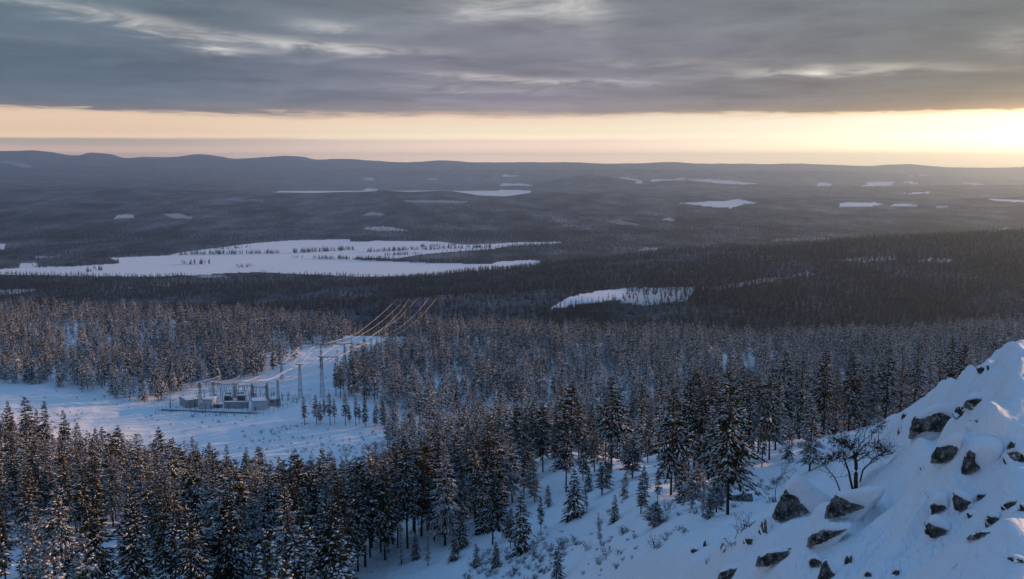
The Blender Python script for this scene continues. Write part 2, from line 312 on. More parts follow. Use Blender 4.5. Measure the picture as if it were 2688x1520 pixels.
# snow fields without trees: outline in photo pixels, distance range, share of stray trees
CLEAR = [
    ([(-300, 1000), (0, 1008), (120, 1012), (250, 1035), (370, 1071), (450, 1042), (520, 1020), (690, 985), (735, 962), (760, 950), (880, 905), (925, 885), (940, 876), (1070, 888), (1060, 905), (985, 935), (905, 970), (880, 1000), (890, 1040),
      (1000, 1062), (1010, 1100), (985, 1140), (1010, 1165), (1040, 1180), (1050, 1235), (1000, 1262), (850, 1290), (650, 1275), (300, 1212), (0, 1150), (-300, 1130)], 360, 840, 0.0),
    ([(1000, 1620), (1040, 1500), (1190, 1425), (1330, 1335), (1400, 1265), (1380, 1228), (1500, 1188), (1700, 1162), (1950, 1148), (2080, 1150), (2200, 1120), (2300, 1105), (2440, 1000), (2900, 820), (2900, 1700), (1000, 1700)], 0, 215, 0.0),
    ([(1436, 812), (1480, 787), (1560, 764), (1640, 757), (1730, 757), (1690, 776), (1640, 786), (1590, 790), (1520, 800)], 950, 2600, .02),
    ([(1640, 757), (1830, 752), (1800, 790), (1700, 802), (1630, 796)], 950, 2600, .38),
    ([(1840, 756), (2000, 733), (2130, 712), (2140, 722), (1960, 750), (1850, 764)], 950, 2700, .66),
    ([(2190, 684), (2260, 676), (2345, 671), (2352, 682), (2280, 688)], 950, 3000, .5),
    ([(2405, 688), (2430, 678), (2500, 679), (2500, 687)], 950, 3000, .45),
    ([(2600, 866), (2630, 848), (2800, 838), (2800, 880), (2640, 892)], 700, 2600, .15),
    ([(2476, 882), (2490, 872), (2525, 870), (2520, 880)], 700, 2600, .1),
    ([(1660, 660), (1690, 650), (1730, 648), (1728, 656)], 2600, 6000, .6),
    ([(2015, 633), (2030, 626), (2190, 624), (2180, 632)], 2600, 7000, .72),
    ([(300, 758), (305, 752), (350, 752), (345, 757)], 1500, 3000, .55), ([(395, 751), (400, 746), (445, 747), (440, 751)], 1500, 3000, .6),
    ([(-100, 772), (0, 762), (95, 758), (90, 766), (0, 774)], 1500, 3000, .4), ([(505, 729), (530, 722), (600, 724), (595, 729)], 2300, 3000, .6),
    ([(305, 574), (310, 565), (330, 562), (347, 564), (347, 573)], 4500, 9000, .4), ([(430, 562), (470, 560), (500, 570), (498, 574), (450, 573)], 4500, 9000, .6),
    ([(940, 565), (960, 558), (1000, 557), (1012, 563), (1000, 567)], 4500, 9000, .62), ([(945, 602), (955, 597), (1000, 595), (1040, 598), (1075, 606), (1000, 606)], 4200, 8000, .45),
    ([(1060, 527), (1120, 525), (1220, 527), (1220, 531), (1090, 532)], 6500, 9500, .65), ([(1590, 583), (1615, 577), (1672, 588), (1668, 591), (1630, 589)], 4500, 8000, .72),
    ([(1742, 578), (1752, 572), (1770, 573), (1776, 579)], 4500, 8000, .5), ([(-60, 656), (-60, 641), (14, 640), (10, 655)], 3000, 5500, .1),
    ([(90, 677), (95, 673), (140, 673), (135, 677)], 3000, 5500, .6), ([(45, 706), (52, 690), (100, 689), (100, 700)], 2600, 5500, .1),
    ([(1787, 533), (1900, 527), (1935, 522), (1995, 533), (1950, 537), (1912, 546), (1830, 539)], 5000, 12000, .04),
    ([(2202, 532), (2300, 531), (2322, 536), (2285, 542), (2208, 542)], 5000, 12000, 0), ([(2330, 542), (2345, 536), (2385, 535), (2430, 543)], 5000, 12000, .05), ([(2452, 543), (2455, 541), (2492, 542), (2490, 544)], 5000, 12000, .3),
    ([(2596, 522), (2640, 523), (2760, 530), (2760, 533), (2620, 528)], 5000, 14000, 0), ([(2378, 509), (2390, 506), (2448, 503), (2440, 508)], 7000, 16000, 0),
    ([(2142, 488), (2150, 479), (2184, 481), (2176, 488)], 9000, 22000, 0), ([(2255, 490), (2285, 484), (2282, 478), (2348, 478), (2335, 487)], 9000, 22000, 0), ([(2378, 480), (2390, 477), (2414, 483), (2400, 484)], 9000, 22000, 0),
    ([(1606, 465), (1640, 467), (1690, 474), (1670, 475)], 9000, 24000, .1), ([(1700, 472), (1790, 469), (1860, 470), (1930, 477), (2000, 481), (1950, 485), (1880, 481), (1800, 473), (1710, 476)], 9000, 24000, .05), ([(1655, 478), (1675, 475), (1685, 480), (1665, 482)], 9000, 24000, 0),
    ([(1312, 464), (1320, 459), (1364, 460), (1355, 464)], 9000, 24000, .1), ([(1305, 488), (1320, 481), (1360, 482), (1420, 487), (1330, 488)], 9000, 20000, .1), ([(945, 500), (955, 494), (985, 495), (990, 500)], 9000, 20000, .2), ([(930, 470), (960, 466), (985, 468), (975, 472)], 9000, 24000, .3),
    ([(0, 424), (20, 421), (85, 436), (70, 443), (30, 432)], 14000, 26000, .6), ([(225, 434), (240, 431), (300, 434), (290, 437)], 14000, 26000, .75), ([(1120, 471), (1150, 468), (1152, 471)], 9000, 24000, .2),
    ([(2585, 618), (2610, 607), (2650, 597), (2650, 599), (2614, 609)], 2500, 9000, .0), ([(590, 524), (610, 520), (680, 524), (650, 528)], 6000, 12000, .8), ([(610, 528), (630, 524), (690, 527)], 6000, 12000, .8),
    ([(1440, 566), (1500, 580), (1520, 597), (1480, 594), (1450, 580)], 4500, 9000, .86), ([(2380, 462), (2420, 458), (2440, 461)], 12000, 24000, .3), ([(2520, 478), (2560, 480), (2600, 485), (2560, 486)], 9000, 24000, .3),
]
def clear_share(x, y, z):
    """1 where forest stands, lower in the snow fields"""
    px, v = project(x, y, z); r = np.ones(np.shape(x)); q = 9 * fbm(x / (y * .012), y / (y * .05), 81, 3)
    amp = np.where(y > 950, 1.0, .5); px = px + 1.6 * q * amp; v = v + .30 * 9 * fbm(x / (y * .009), np.log(y) * 40, 83, 3) * amp * np.where(y > 4500, .7, 1)
    for poly, a, b, k in CLEAR: r = np.where(inside(poly, px, v) & (y > a) & (y < b), k, r)
    return r
can = clear_share(GX, GY, GZ)
forest_near = can * (GY < 900)
can = can * smooth(880, 960, GY) * (1 - INL)
# denser and thinner woods, and old logging edges, on the far land
dens = fbm(GX / 650, GY / 260, 41, 4)

def fast_mesh(name, verts, faces, mats=None, midx=None, smooth_sh=True):
    me = bpy.data.meshes.new(name); verts = np.asarray(verts, np.float32)
    fl = [np.asarray(f, np.int32) for f in faces if len(f)]
    me.vertices.add(len(verts)); me.vertices.foreach_set('co', verts.ravel())
    nl = sum(f.size for f in fl); nf = sum(len(f) for f in fl)
    me.loops.add(nl); me.polygons.add(nf)
    me.loops.foreach_set('vertex_index', np.concatenate([f.ravel() for f in fl]))
    tot = np.concatenate([np.full(len(f), f.shape[1], np.int32) for f in fl])
    me.polygons.foreach_set('loop_start', np.concatenate([[0], np.cumsum(tot)[:-1]]).astype(np.int32))
    try: me.polygons.foreach_set('loop_total', tot)
    except Exception: pass
    for m in mats or []: me.materials.append(m)
    if midx is not None: me.polygons.foreach_set('material_index', np.asarray(midx, np.int32))
    me.polygons.foreach_set('use_smooth', np.full(nf, smooth_sh, bool))
    me.update(calc_edges=True); me.validate(); return me
def obj(name, me, parent=None, loc=None):
    o = bpy.data.objects.new(name, me); COL.objects.link(o)
    if parent: o.parent = parent
    if loc is not None: o.location = loc
    return o

# ------------------------------------------------------------------ materials
def mat(name, rough=.8):
    m = bpy.data.materials.new(name); m.use_nodes = True
    b = m.node_tree.nodes['Principled BSDF']; b.inputs['Roughness'].default_value = rough
    b.inputs['Specular IOR Level'].default_value = .0 if name in ('needles', 'dark_spruce_needles', 'bark', 'tree_snow', 'frosted_twigs', 'snow_ground', 'lake_snow', 'heath_twigs', 'withered_leaves') else .2
    return m, m.node_tree, b
def setc(nt, b, s): nt.links.new(s.k, b.inputs['Base Color'])
def bump(nt, b, h, dist, strength=.5):
    n = nt.nodes.new('ShaderNodeBump'); n.inputs['Strength'].default_value = strength; n.inputs['Distance'].default_value = dist
    nt.links.new(h.k, n.inputs['Height']); nt.links.new(n.outputs[0], b.inputs['Normal'])
def wpos(nt): return S(nt, nt.nodes.new('ShaderNodeNewGeometry').outputs['Position'])
def opos(nt): return S(nt, nt.nodes.new('ShaderNodeTexCoord').outputs['Object'])
def orand(nt): return S(nt, nt.nodes.new('ShaderNodeObjectInfo').outputs['Random'])
def scalev(nt, v, sx_, sy_, sz_):
    n = nt.nodes.new('ShaderNodeVectorMath'); n.operation = 'MULTIPLY'; nt.links.new(v.k, n.inputs[0]); n.inputs[1].default_value = (sx_, sy_, sz_)
    return S(nt, n.outputs[0])
SNOWC = (.80, .83, .87)
M_snow, nt, b = mat('snow', .55)
p = wpos(nt); setc(nt, b, mixc(nt, noise(nt, p, .6, 3), (.77, .80, .85), (.84, .86, .89))); bump(nt, b, noise(nt, p, 3.0, 5) + noise(nt, p, .5, 3) * 2.0 + noise(nt, scalev(nt, p, 2.6, .9, 1.5), 1.0, 4, .6, 1.2), .16, .6)
M_tsnow, nt, b = mat('tree_snow', .6)
setc(nt, b, mixc(nt, noise(nt, opos(nt), 1.3, 2), (.60, .64, .70), (.82, .84, .87)))
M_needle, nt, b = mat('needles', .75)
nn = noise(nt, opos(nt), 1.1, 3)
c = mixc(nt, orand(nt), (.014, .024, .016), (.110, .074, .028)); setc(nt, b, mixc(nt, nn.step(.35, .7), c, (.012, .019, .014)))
M_spruce, nt, b = mat('dark_spruce_needles', .8)
rr = orand(nt); setc(nt, b, mixc(nt, rr * rr * rr, (.009, .016, .019), (.105, .112, .120)))
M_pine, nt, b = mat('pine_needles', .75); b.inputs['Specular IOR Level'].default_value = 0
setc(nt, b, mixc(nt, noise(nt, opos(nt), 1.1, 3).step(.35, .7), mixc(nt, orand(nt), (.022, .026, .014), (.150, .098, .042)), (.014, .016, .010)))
M_frost, nt, b = mat('frosted_twigs', .7)
setc(nt, b, mixc(nt, noise(nt, opos(nt), 2.0, 3), (.10, .088, .075), (.36, .33, .30)))
M_bark, nt, b = mat('bark', .85)
v = opos(nt); setc(nt, b, mixc(nt, noise(nt, scalev(nt, v, 6, 6, 1.5), 2.0, 4), (.020, .018, .017), (.085, .062, .048)))
M_steel, nt, b = mat('galvanised_steel', .6)
setc(nt, b, mixc(nt, noise(nt, wpos(nt), .5, 3), (.035, .040, .045), (.095, .100, .105)))
M_wire, nt, b = mat('aluminium_wire', .5); b.inputs['Metallic'].default_value = .25
setc(nt, b, mixc(nt, noise(nt, wpos(nt), .02, 2), (.62, .60, .58), (.80, .78, .75)))
M_wall, nt, b = mat('painted_wall', .6)
setc(nt, b, mixc(nt, noise(nt, scalev(nt, opos(nt), 1, 1, .4), 1.2, 4), (.40, .43, .46), (.52, .54, .56)))
M_wallg, nt, b = mat('grey_green_wall', .65)
setc(nt, b, mixc(nt, noise(nt, scalev(nt, opos(nt), 1, 1, .4), 1.2, 4), (.24, .27, .28), (.34, .36, .36)))
M_machine, nt, b = mat('transformer_grey', .5)
setc(nt, b, mixc(nt, noise(nt, opos(nt), 1.5, 3), (.13, .15, .16), (.24, .26, .27)))
M_dark, nt, b = mat('dark_opening', .6)
setc(nt, b, mixc(nt, noise(nt, opos(nt), 2, 2), (.02, .025, .03), (.05, .055, .06)))
M_porc, nt, b = mat('porcelain', .25)
setc(nt, b, mixc(nt, noise(nt, opos(nt), 3, 2), (.10, .06, .05), (.20, .14, .12)))
M_rock, nt, b = mat('granite', .85)
p = opos(nt); f1 = noise(nt, p, 1.1, 6, .62); f2 = noise(nt, p, 5.0, 5, .65)
c = mixc(nt, f1.step(.40, .60), (.028, .027, .026), (.190, .182, .165)); c = mixc(nt, f2.step(.54, .62) * .8, c, (.34, .35, .31)); c = mixc(nt, noise(nt, p, 2.3, 4).step(.60, .66) * .8, c, (.018, .018, .020))
c = mixc(nt, noise(nt, p, 3.1, 5, .7).step(.62, .66), c, (.75, .78, .82)); setc(nt, b, c)
bump(nt, b, f1 + f2 * .5, .25, .9)
M_heath, nt, b = mat('heath_twigs', .8)
setc(nt, b, mixc(nt, orand(nt), (.035, .028, .024), (.085, .060, .045)))
M_leaf, nt, b = mat('withered_leaves', .8)
setc(nt, b, mixc(nt, noise(nt, opos(nt), 4, 2), (.05, .030, .028), (.16, .085, .06)))
M_ice, nt, b = mat('lake_snow', .5)
p = wpos(nt); setc(nt, b, mixc(nt, noise(nt, scalev(nt, p, .004, .0016, 1), 1.0, 4), (.74, .78, .83), (.86, .88, .90)))

M_ground, nt, b = mat('snow_ground', .6)
p = wpos(nt)
at = nt.nodes.new('ShaderNodeAttribute'); at.attribute_name = 'canopy'; canopy = S(nt, at.outputs['Fac'])
at = nt.nodes.new('ShaderNodeAttribute'); at.attribute_name = 'density'; dn = S(nt, at.outputs['Fac'])
at = nt.nodes.new('ShaderNodeAttribute'); at.attribute_name = 'heath'; he = S(nt, at.outputs['Fac'])
snow = mixc(nt, noise(nt, p, .12, 4), (.76, .79, .84), (.84, .86, .89))
tw1 = noise(nt, p, 1.5, 5, .7)
snow = mixc(nt, (tw1 - .60).step(.0, .07) * he, snow, (.09, .08, .075))
g1 = noise(nt, p, .035, 5, .7); g2 = noise(nt, scalev(nt, p, .006, .0022, .006), 1.0, 4, .6)
wood = mixc(nt, (g1 * .30 + g2 * .55 - dn * .85)  .step(.30, .68), (.006, .012, .019), (.240, .262, .305))
wood = mixc(nt, g1.step(.64, .72) * .4, wood, (.30, .33, .37))
setc(nt, b, mixc(nt, canopy, snow, wood))
rp = noise(nt, scalev(nt, p, 2.6, .9, 1.5), 1.0, 4, .6, 1.2)
bump(nt, b, noise(nt, p, 2.2, 5) * .5 + noise(nt, p, .35, 3) + rp * .6, .30, .7)

# ------------------------------------------------------------------ ground mesh
nr = len(LYa); nc = len(SX)
ii = (np.arange(nc - 1)[:, None] * nr + np.arange(nr - 1)[None, :]).ravel()
gme = fast_mesh('ground', np.stack([GX, GY, GZ], -1).reshape(-1, 3), [np.stack([ii, ii + nr, ii + nr + 1, ii + 1], -1)], [M_ground])
heath = smooth(-.05, .22, fbm(GX / 26, GY / 26, 51, 3)) * (1 - smooth(600, 750, GY)) * (.35 + .65 * smooth(.12, -.2, GX / GY))
for nm, arr in (('canopy', can), ('density', dens), ('heath', heath)):
    a = gme.attributes.new(nm, 'FLOAT', 'POINT'); a.data.foreach_set('value', arr.astype(np.float32).ravel())
tag(obj('ground', gme), 'snow covered ground of slopes, clearings and far forested hills', None, None, 'structure')

def flat_poly(name, poly, z, m):
    P = []
    for i in range(len(poly)):
        a, b = np.array(poly[i]), np.array(poly[(i + 1) % len(poly)])
        n = max(1, int(np.hypot(*(b - a)) / 14))
        for k in range(n):
            q = a + (b - a) * k / n + (rng.normal(0, .35, 2) if k else 0)
            y = z / tanv(q[1]); P.append((float(s_of(*q) * y), float(y), z))
    me = bpy.data.meshes.new(name); me.from_pydata(P, [], [list(range(len(P)))]); me.materials.append(m)
    return obj(name, me)
tag(flat_poly('frozen_lake', LAKE, LAKE_Z, M_ice), 'snow covered frozen lake with wooded islets in the valley', None, None, 'structure')
tag(flat_poly('frozen_lake', FARLAKE, LAKE_Z, M_ice), 'narrow distant snow covered lake behind a wooded ridge', None, None, 'structure')

# ------------------------------------------------------------------ mesh builder
class MB:
    def __init__(s): s.v, s.t, s.q, s.tm, s.qm, s.n = [], [], [], [], [], 0
    def add(s, v, tris=None, quads=None, m=0):
        v = np.asarray(v, float)
        if tris is not None and len(tris): s.t.append(np.asarray(tris) + s.n); s.tm += [m] * len(tris)
        if quads is not None and len(quads): s.q.append(np.asarray(quads) + s.n); s.qm += [m] * len(quads)
        s.v.append(v); s.n += len(v)
    def tube(s, P, rad, n=5, m=0, cap=True):
        P = np.asarray(P, float); k = len(P); rad = np.broadcast_to(rad, (k,))
        T = np.gradient(P, axis=0); T /= np.linalg.norm(T, axis=1)[:, None] + 1e-9
        up = np.array([0, 0, 1.]) if abs(T[0, 2]) < .9 else np.array([1., 0, 0])
        A = np.cross(T, up); A /= np.linalg.norm(A, axis=1)[:, None] + 1e-9; B = np.cross(T, A)
        th = np.arange(n) / n * 2 * math.pi
        V = P[:, None] + rad[:, None, None] * (np.cos(th)[None, :, None] * A[:, None] + np.sin(th)[None, :, None] * B[:, None])
        q = [(i * n + j, i * n + (j + 1) % n, (i + 1) * n + (j + 1) % n, (i + 1) * n + j) for i in range(k - 1) for j in range(n)]
        V = V.reshape(-1, 3); t = []
        if cap:
            V = np.vstack([V, P[0], P[-1]]); c0, c1 = k * n, k * n + 1
            t = [(c0, (j + 1) % n, j) for j in range(n)] + [(c1, (k - 1) * n + j, (k - 1) * n + (j + 1) % n) for j in range(n)]
        s.add(V, t, q, m)
    def box(s, c, d, m=0, rz=0.0, bev=0.0):
        x, y, z = np.array(d) / 2
        V = np.array([(a * x, b_ * y, e * z) for e in (-1, 1) for a, b_ in ((-1, -1), (1, -1), (1, 1), (-1, 1))])
        V = V @ np.array([[math.cos(rz), math.sin(rz), 0], [-math.sin(rz), math.cos(rz), 0], [0, 0, 1]]) + np.array(c)
        s.add(V, None, [(0, 3, 2, 1), (4, 5, 6, 7), (0, 1, 5, 4), (1, 2, 6, 5), (2, 3, 7, 6), (3, 0, 4, 7)], m)
    def mesh(s, name, mats, sm=False):
        t = np.vstack(s.t) if s.t else np.zeros((0, 3), int); q = np.vstack(s.q) if s.q else np.zeros((0, 4), int)
        return fast_mesh(name, np.vstack(s.v), [t, q], mats, s.tm + s.qm, sm)

# ------------------------------------------------------------------ trees
def unit(v): return v / (np.linalg.norm(v, axis=-1, keepdims=True) + 1e-9)
def tree_geo(r, H, base, width, kind='pine', lod=0, snow=.45, needle=1.0):
    """trunk, crown and snow geometry of one conifer of height H; base = share of bare trunk"""
    tr, cr, sn = MB(), MB(), MB()
    lean = r.normal(0, .016, 2) * (2.6 if r.random() < .16 else 1); bend = r.normal(0, .010, 2)
    def axis(h): t = h / H; return np.array([lean[0] * h + bend[0] * H * t * t * 2, lean[1] * h + bend[1] * H * t * t * 2, h])
    nseg = (9, 4, 2)[lod]; hs = np.linspace(-.6, H * .985, nseg + 1); r0 = H * (.0105 if kind != 'spruce' else .012)
    tr.tube([axis(h) for h in hs], np.linspace(r0 * 1.15, r0 * .12, nseg + 1), (7, 4, 3)[lod], 0)
    asym = r.uniform(0, 6.28)
    gap = (.54, .80, 1.3)[lod] * (H / 16) ** .6
    hb = H * base; h = hb; k = 0
    TW, TS, BR = [], [], []
    while h < H * .985:
        u_ = (h - hb) / (H - hb)
        if kind == 'pine': prof = (.62 + .55 * u_ - 1.12 * u_ ** 2.3) if u_ < .25 else (.62 + .55 * .25) * (1 - ((u_ - .25) / .75) ** 1.45 * .97)
        elif kind == 'spruce': prof = (1 - u_) ** .88 + .03
        else: prof = .95 * (1 - u_ ** 1.8) + .04
        nb = {0: r.integers(5, 8), 1: r.integers(4, 6), 2: 4}[lod]; a0 = r.uniform(0, 6.28)
        for bi in range(nb):
            if r.random() < (.16, .10, .08)[lod]: continue
            a = a0 + bi * 6.283 / nb + r.normal(0, .28); L = width * prof * r.uniform(.55, 1.18) * (1 + .22 * math.cos(a - asym))
            if L < .08: L = .08
            if r.random() < .08: L *= 1.3
            e0 = (.26 - .66 * (1 - u_)) + r.normal(0, .10)
            if kind == 'spruce': e0 = -.10 - .38 * (1 - u_) + r.normal(0, .08)
            if u_ > .8: e0 += .35 * (u_ - .8) / .2
            d = np.array([math.cos(a) * math.cos(e0), math.sin(a) * math.cos(e0), math.sin(e0)])
            o = axis(h + r.normal(0, gap * .3))
            mid = o + d * L * .55; tip = o + d * L + np.array([0, 0, (-.10 if u_ < .6 else .06) * L])
            BR.append((o, mid, tip, L, u_, a))
        h += gap * (1.0 - .35 * u_) * r.uniform(.75, 1.25); k += 1
    if lod == 0:                                        # dead snags below the crown
        for q in range(int(r.integers(5, 12))):
            hh = hb * r.uniform(.35, 1.0); a = r.uniform(0, 6.28); L = width * r.uniform(.2, .6)
            o = axis(hh); e = np.array([math.cos(a) * L, math.sin(a) * L, -.18 * L])
            tr.tube([o, o + e * .6 + [0, 0, .05], o + e + [0, 0, -.05]], [.035, .022, .008], 3, 0, False)
    for (o, mid, tip, L, u_, a) in BR:
        side = np.array([-math.sin(a), math.cos(a), 0.]); bd = unit(tip - o)
        if lod == 0: cr.tube([o, mid, tip], [.018 + .010 * L, .014 + .004 * L, .006], 3, 1, False)
        n = {0: max(4, int(12 * L * needle) + 4), 1: max(2, int(1.7 * L) + 1), 2: 1}[lod]
        ts = r.uniform(.16 if lod < 2 else .5, 1.02, n)
        for t in ts:
            c0 = o + (mid - o) * (t / .55) if t < .55 else mid + (tip - mid) * ((t - .55) / .45)
            sg = r.choice([-1, 1]); tl = (.24 + .30 * L * (1.05 - t)) * r.uniform(.65, 1.4)
            if lod == 1: tl = (.50 + .45 * L * (1.05 - t)) * r.uniform(.75, 1.25)
            if lod == 2: tl = L * .62
            dr = unit(side * sg * r.uniform(.25, .9) + bd * r.uniform(.6, 1.0) + np.array([0, 0, r.normal(-.16, .15)])) if lod < 2 else unit(bd + side * r.normal(0, .3))
            if lod == 2: c0 = o + bd * .05
            TW.append((c0, dr, tl * (1.6 if lod == 2 else 1), (1 - u_), r.random()))
    C0 = np.array([x[0] for x in TW]); D = np.array([x[1] for x in TW]); TL = np.array([x[2] for x in TW])[:, None]; LOW = np.array([x[3] for x in TW])
    n = len(C0); rv = r.normal(0, .35, (n, 3)); rv[:, 2] += 1.0; UP = unit(rv); SD = unit(np.cross(D, UP)); UP = np.cross(SD, D)
    wd = TL * (.20, .34, .38)[lod] * r.uniform(.8, 1.25, (n, 1)); wd = np.maximum(wd, .055)
    th = wd * (.6, .55, .4)[lod]
    E = C0 + D * TL; Mx = C0 + D * TL * .48; dp = np.array([0, 0, 1.]) * TL * .06
    # needle spray: a low four-sided spindle, irregular, drooping at the tip
    V = np.stack([C0, Mx + SD * wd + UP * 0, Mx - SD * wd, E - dp * 1.5, Mx + UP * th * .6, Mx - UP * th], 1)
    idx = np.arange(n)[:, None, None] * 6
    F = np.array([(0, 1, 4), (0, 4, 2), (3, 4, 1), (3, 2, 4), (0, 5, 1), (0, 2, 5), (3, 1, 5), (3, 5, 2)])
    if lod: F = F[[0, 1, 2, 3, 4, 6]] if lod == 1 else F[:4]
    cr.add(V.reshape(-1, 3), (F[None] + idx).reshape(-1, 3), None, 0)
    # snow lying on the sprays
    pr = np.clip(snow * (.50 + .85 * LOW), 0, .96); keep = r.random(n) < pr; m = int(keep.sum())
    if m:
        C1, D1, T1, w1, S1, U1, t1 = C0[keep], D[keep], TL[keep], wd[keep], SD[keep], UP[keep], th[keep]
        j = r.uniform(.62, 1.02, (m, 1)); a1 = r.uniform(.0, .30, (m, 1)); lift = t1 * .62 + .015
        K = C1 + D1 * T1 * a1 + U1 * lift * .7; Q = C1 + D1 * T1 * (.5 + .1 * a1); X = C1 + D1 * T1 * np.minimum(.97, .78 + .2 * j) + U1 * lift * .45
        V = np.stack([K, Q + S1 * w1 * j * (.60 + .3 * (lod == 1)) + U1 * .01, Q - S1 * w1 * j * (.60 + .3 * (lod == 1)) + U1 * .01, X, Q + U1 * (lift + .03 + w1 * .22)], 1)
        F = np.array([(0, 1, 4), (0, 4, 2), (3, 4, 1), (3, 2, 4)]); idx = np.arange(m)[:, None, None] * 5
        sn.add(V.reshape(-1, 3), (F[None] + idx).reshape(-1, 3), None, 0)
    return tr, cr, sn
def near_tree(seed, H, base, width, kind, snow, frost=False, needle=1.0):
    r = np.random.default_rng(seed); tr, cr, sn = tree_geo(r, H, base, width, kind, 0, snow, needle)
    if sn.n: cr.add(np.vstack(sn.v), np.vstack(sn.t), None, 2)
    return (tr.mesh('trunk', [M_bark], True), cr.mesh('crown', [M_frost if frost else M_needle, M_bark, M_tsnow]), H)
NEAR = {
    'pine': [near_tree(100 + i, 16, (.24, .30, .20, .34, .27, .17)[i], (3.5, 4.1, 3.1, 3.8, 4.4, 3.4)[i], 'pine', (.40, .28, .50, .34, .44, .58)[i]) for i in range(6)],
    'old': [near_tree(120 + i, 15, (.46, .38, .30)[i], (3.0, 3.4, 2.6)[i], 'round', (.36, .5, .42)[i]) for i in range(3)],
    'laden': [near_tree(140 + i, 15, (.16, .22)[i], (3.0, 3.5)[i], 'pine', .85) for i in range(2)],
    'frosted': [near_tree(150 + i, 15, (.18, .24)[i], 2.5, 'pine', .80, True) for i in range(2)] + [near_tree(155 + i, 11, .22, 2.3, 'round', .35, True, .30) for i in range(2)],
    'young': [near_tree(160 + i, 7, (.10, .16, .07)[i], (1.9, 1.6, 2.2)[i], 'spruce', (.30, .45, .36)[i], False, .42) for i in range(3)],
    'thin': [near_tree(170 + i, 8, .22, .85, 'spruce', .75, True, .5) for i in range(2)],
    'small_pine': [near_tree(180 + i, 14, (.30, .22, .36)[i], (2.4, 2.8, 2.2)[i], 'pine', (.20, .30, .24)[i]) for i in range(3)],
}
def lod_meshes(name, n, lod, snow, heights=(15,), nm=None):
    out = []
    for i in range(n):
        r = np.random.default_rng(hash(name) % 1000 * 0 + lod * 1000 + i); H = heights[i % len(heights)]
        tr, cr, sn = tree_geo(r, H, r.uniform(.14, .32), H * r.uniform(.155, .215), 'spruce' if i % 4 == 3 else 'round' if i % 4 == 1 else 'pine', lod, snow * r.uniform(.6, 1.35))
        mb = MB()
        for part, off in ((tr, 0), (cr, 1), (sn, 2)):
            for v_ in ([np.vstack(part.v)] if part.v else []):
                mb.add(v_, np.vstack(part.t) if part.t else None, np.vstack(part.q) if part.q else None, 0)
                nt_, nq_ = len(part.tm), len(part.qm)
                if nt_: mb.tm[-nt_:] = [off if off != 1 else (1 if x == 0 else 0) for x in part.tm]
                if nq_: mb.qm[-nq_:] = [off if off != 1 else (1 if x == 0 else 0) for x in part.qm]
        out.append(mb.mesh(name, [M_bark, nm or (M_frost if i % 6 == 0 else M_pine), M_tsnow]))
    return out

def scatter(name, pts, rot, scl, idx, meshes, label):
    """one stuff object: points that carry instances of the given meshes"""
    src = bpy.data.collections.new(name + '_kinds')
    for m in meshes: src.objects.link(bpy.data.objects.new(name + '_kind', m))
    me = bpy.data.meshes.new(name); me.vertices.add(len(pts)); me.vertices.foreach_set('co', np.asarray(pts, np.float32).ravel())
    a = me.attributes.new('rot', 'FLOAT_VECTOR', 'POINT'); a.data.foreach_set('vector', np.asarray(rot, np.float32).ravel())
    a = me.attributes.new('scl', 'FLOAT_VECTOR', 'POINT'); a.data.foreach_set('vector', np.asarray(scl, np.float32).ravel())
    a = me.attributes.new('kind_index', 'INT', 'POINT'); a.data.foreach_set('value', np.asarray(idx, np.int32))
    o = obj(name, me)
    g = bpy.data.node_groups.new(name + '_scatter', 'GeometryNodeTree')
    g.interface.new_socket('Geometry', in_out='INPUT', socket_type='NodeSocketGeometry'); g.interface.new_socket('Geometry', in_out='OUTPUT', socket_type='NodeSocketGeometry')
    N = g.nodes.new; gi, go, ip, ci = N('NodeGroupInput'), N('NodeGroupOutput'), N('GeometryNodeInstanceOnPoints'), N('GeometryNodeCollectionInfo')
    ci.inputs['Collection'].default_value = src; ci.inputs['Separate Children'].default_value = True; ci.inputs['Reset Children'].default_value = True
    ip.inputs['Pick Instance'].default_value = True
    def attr(nm, tp):
        n = N('GeometryNodeInputNamedAttribute'); n.data_type = tp; n.inputs['Name'].default_value = nm; return n.outputs[0]
    L = g.links.new
    L(gi.outputs[0], ip.inputs['Points']); L(ci.outputs[0], ip.inputs['Instance']); L(attr('kind_index', 'INT'), ip.inputs['Instance Index'])
    L(attr('rot', 'FLOAT_VECTOR'), ip.inputs['Rotation']); L(attr('scl', 'FLOAT_VECTOR'), ip.inputs['Scale']); L(ip.outputs[0], go.inputs[0])
    md = o.modifiers.new('scatter', 'NODES'); md.node_group = g
    return tag(o, label, None, None, 'stuff')

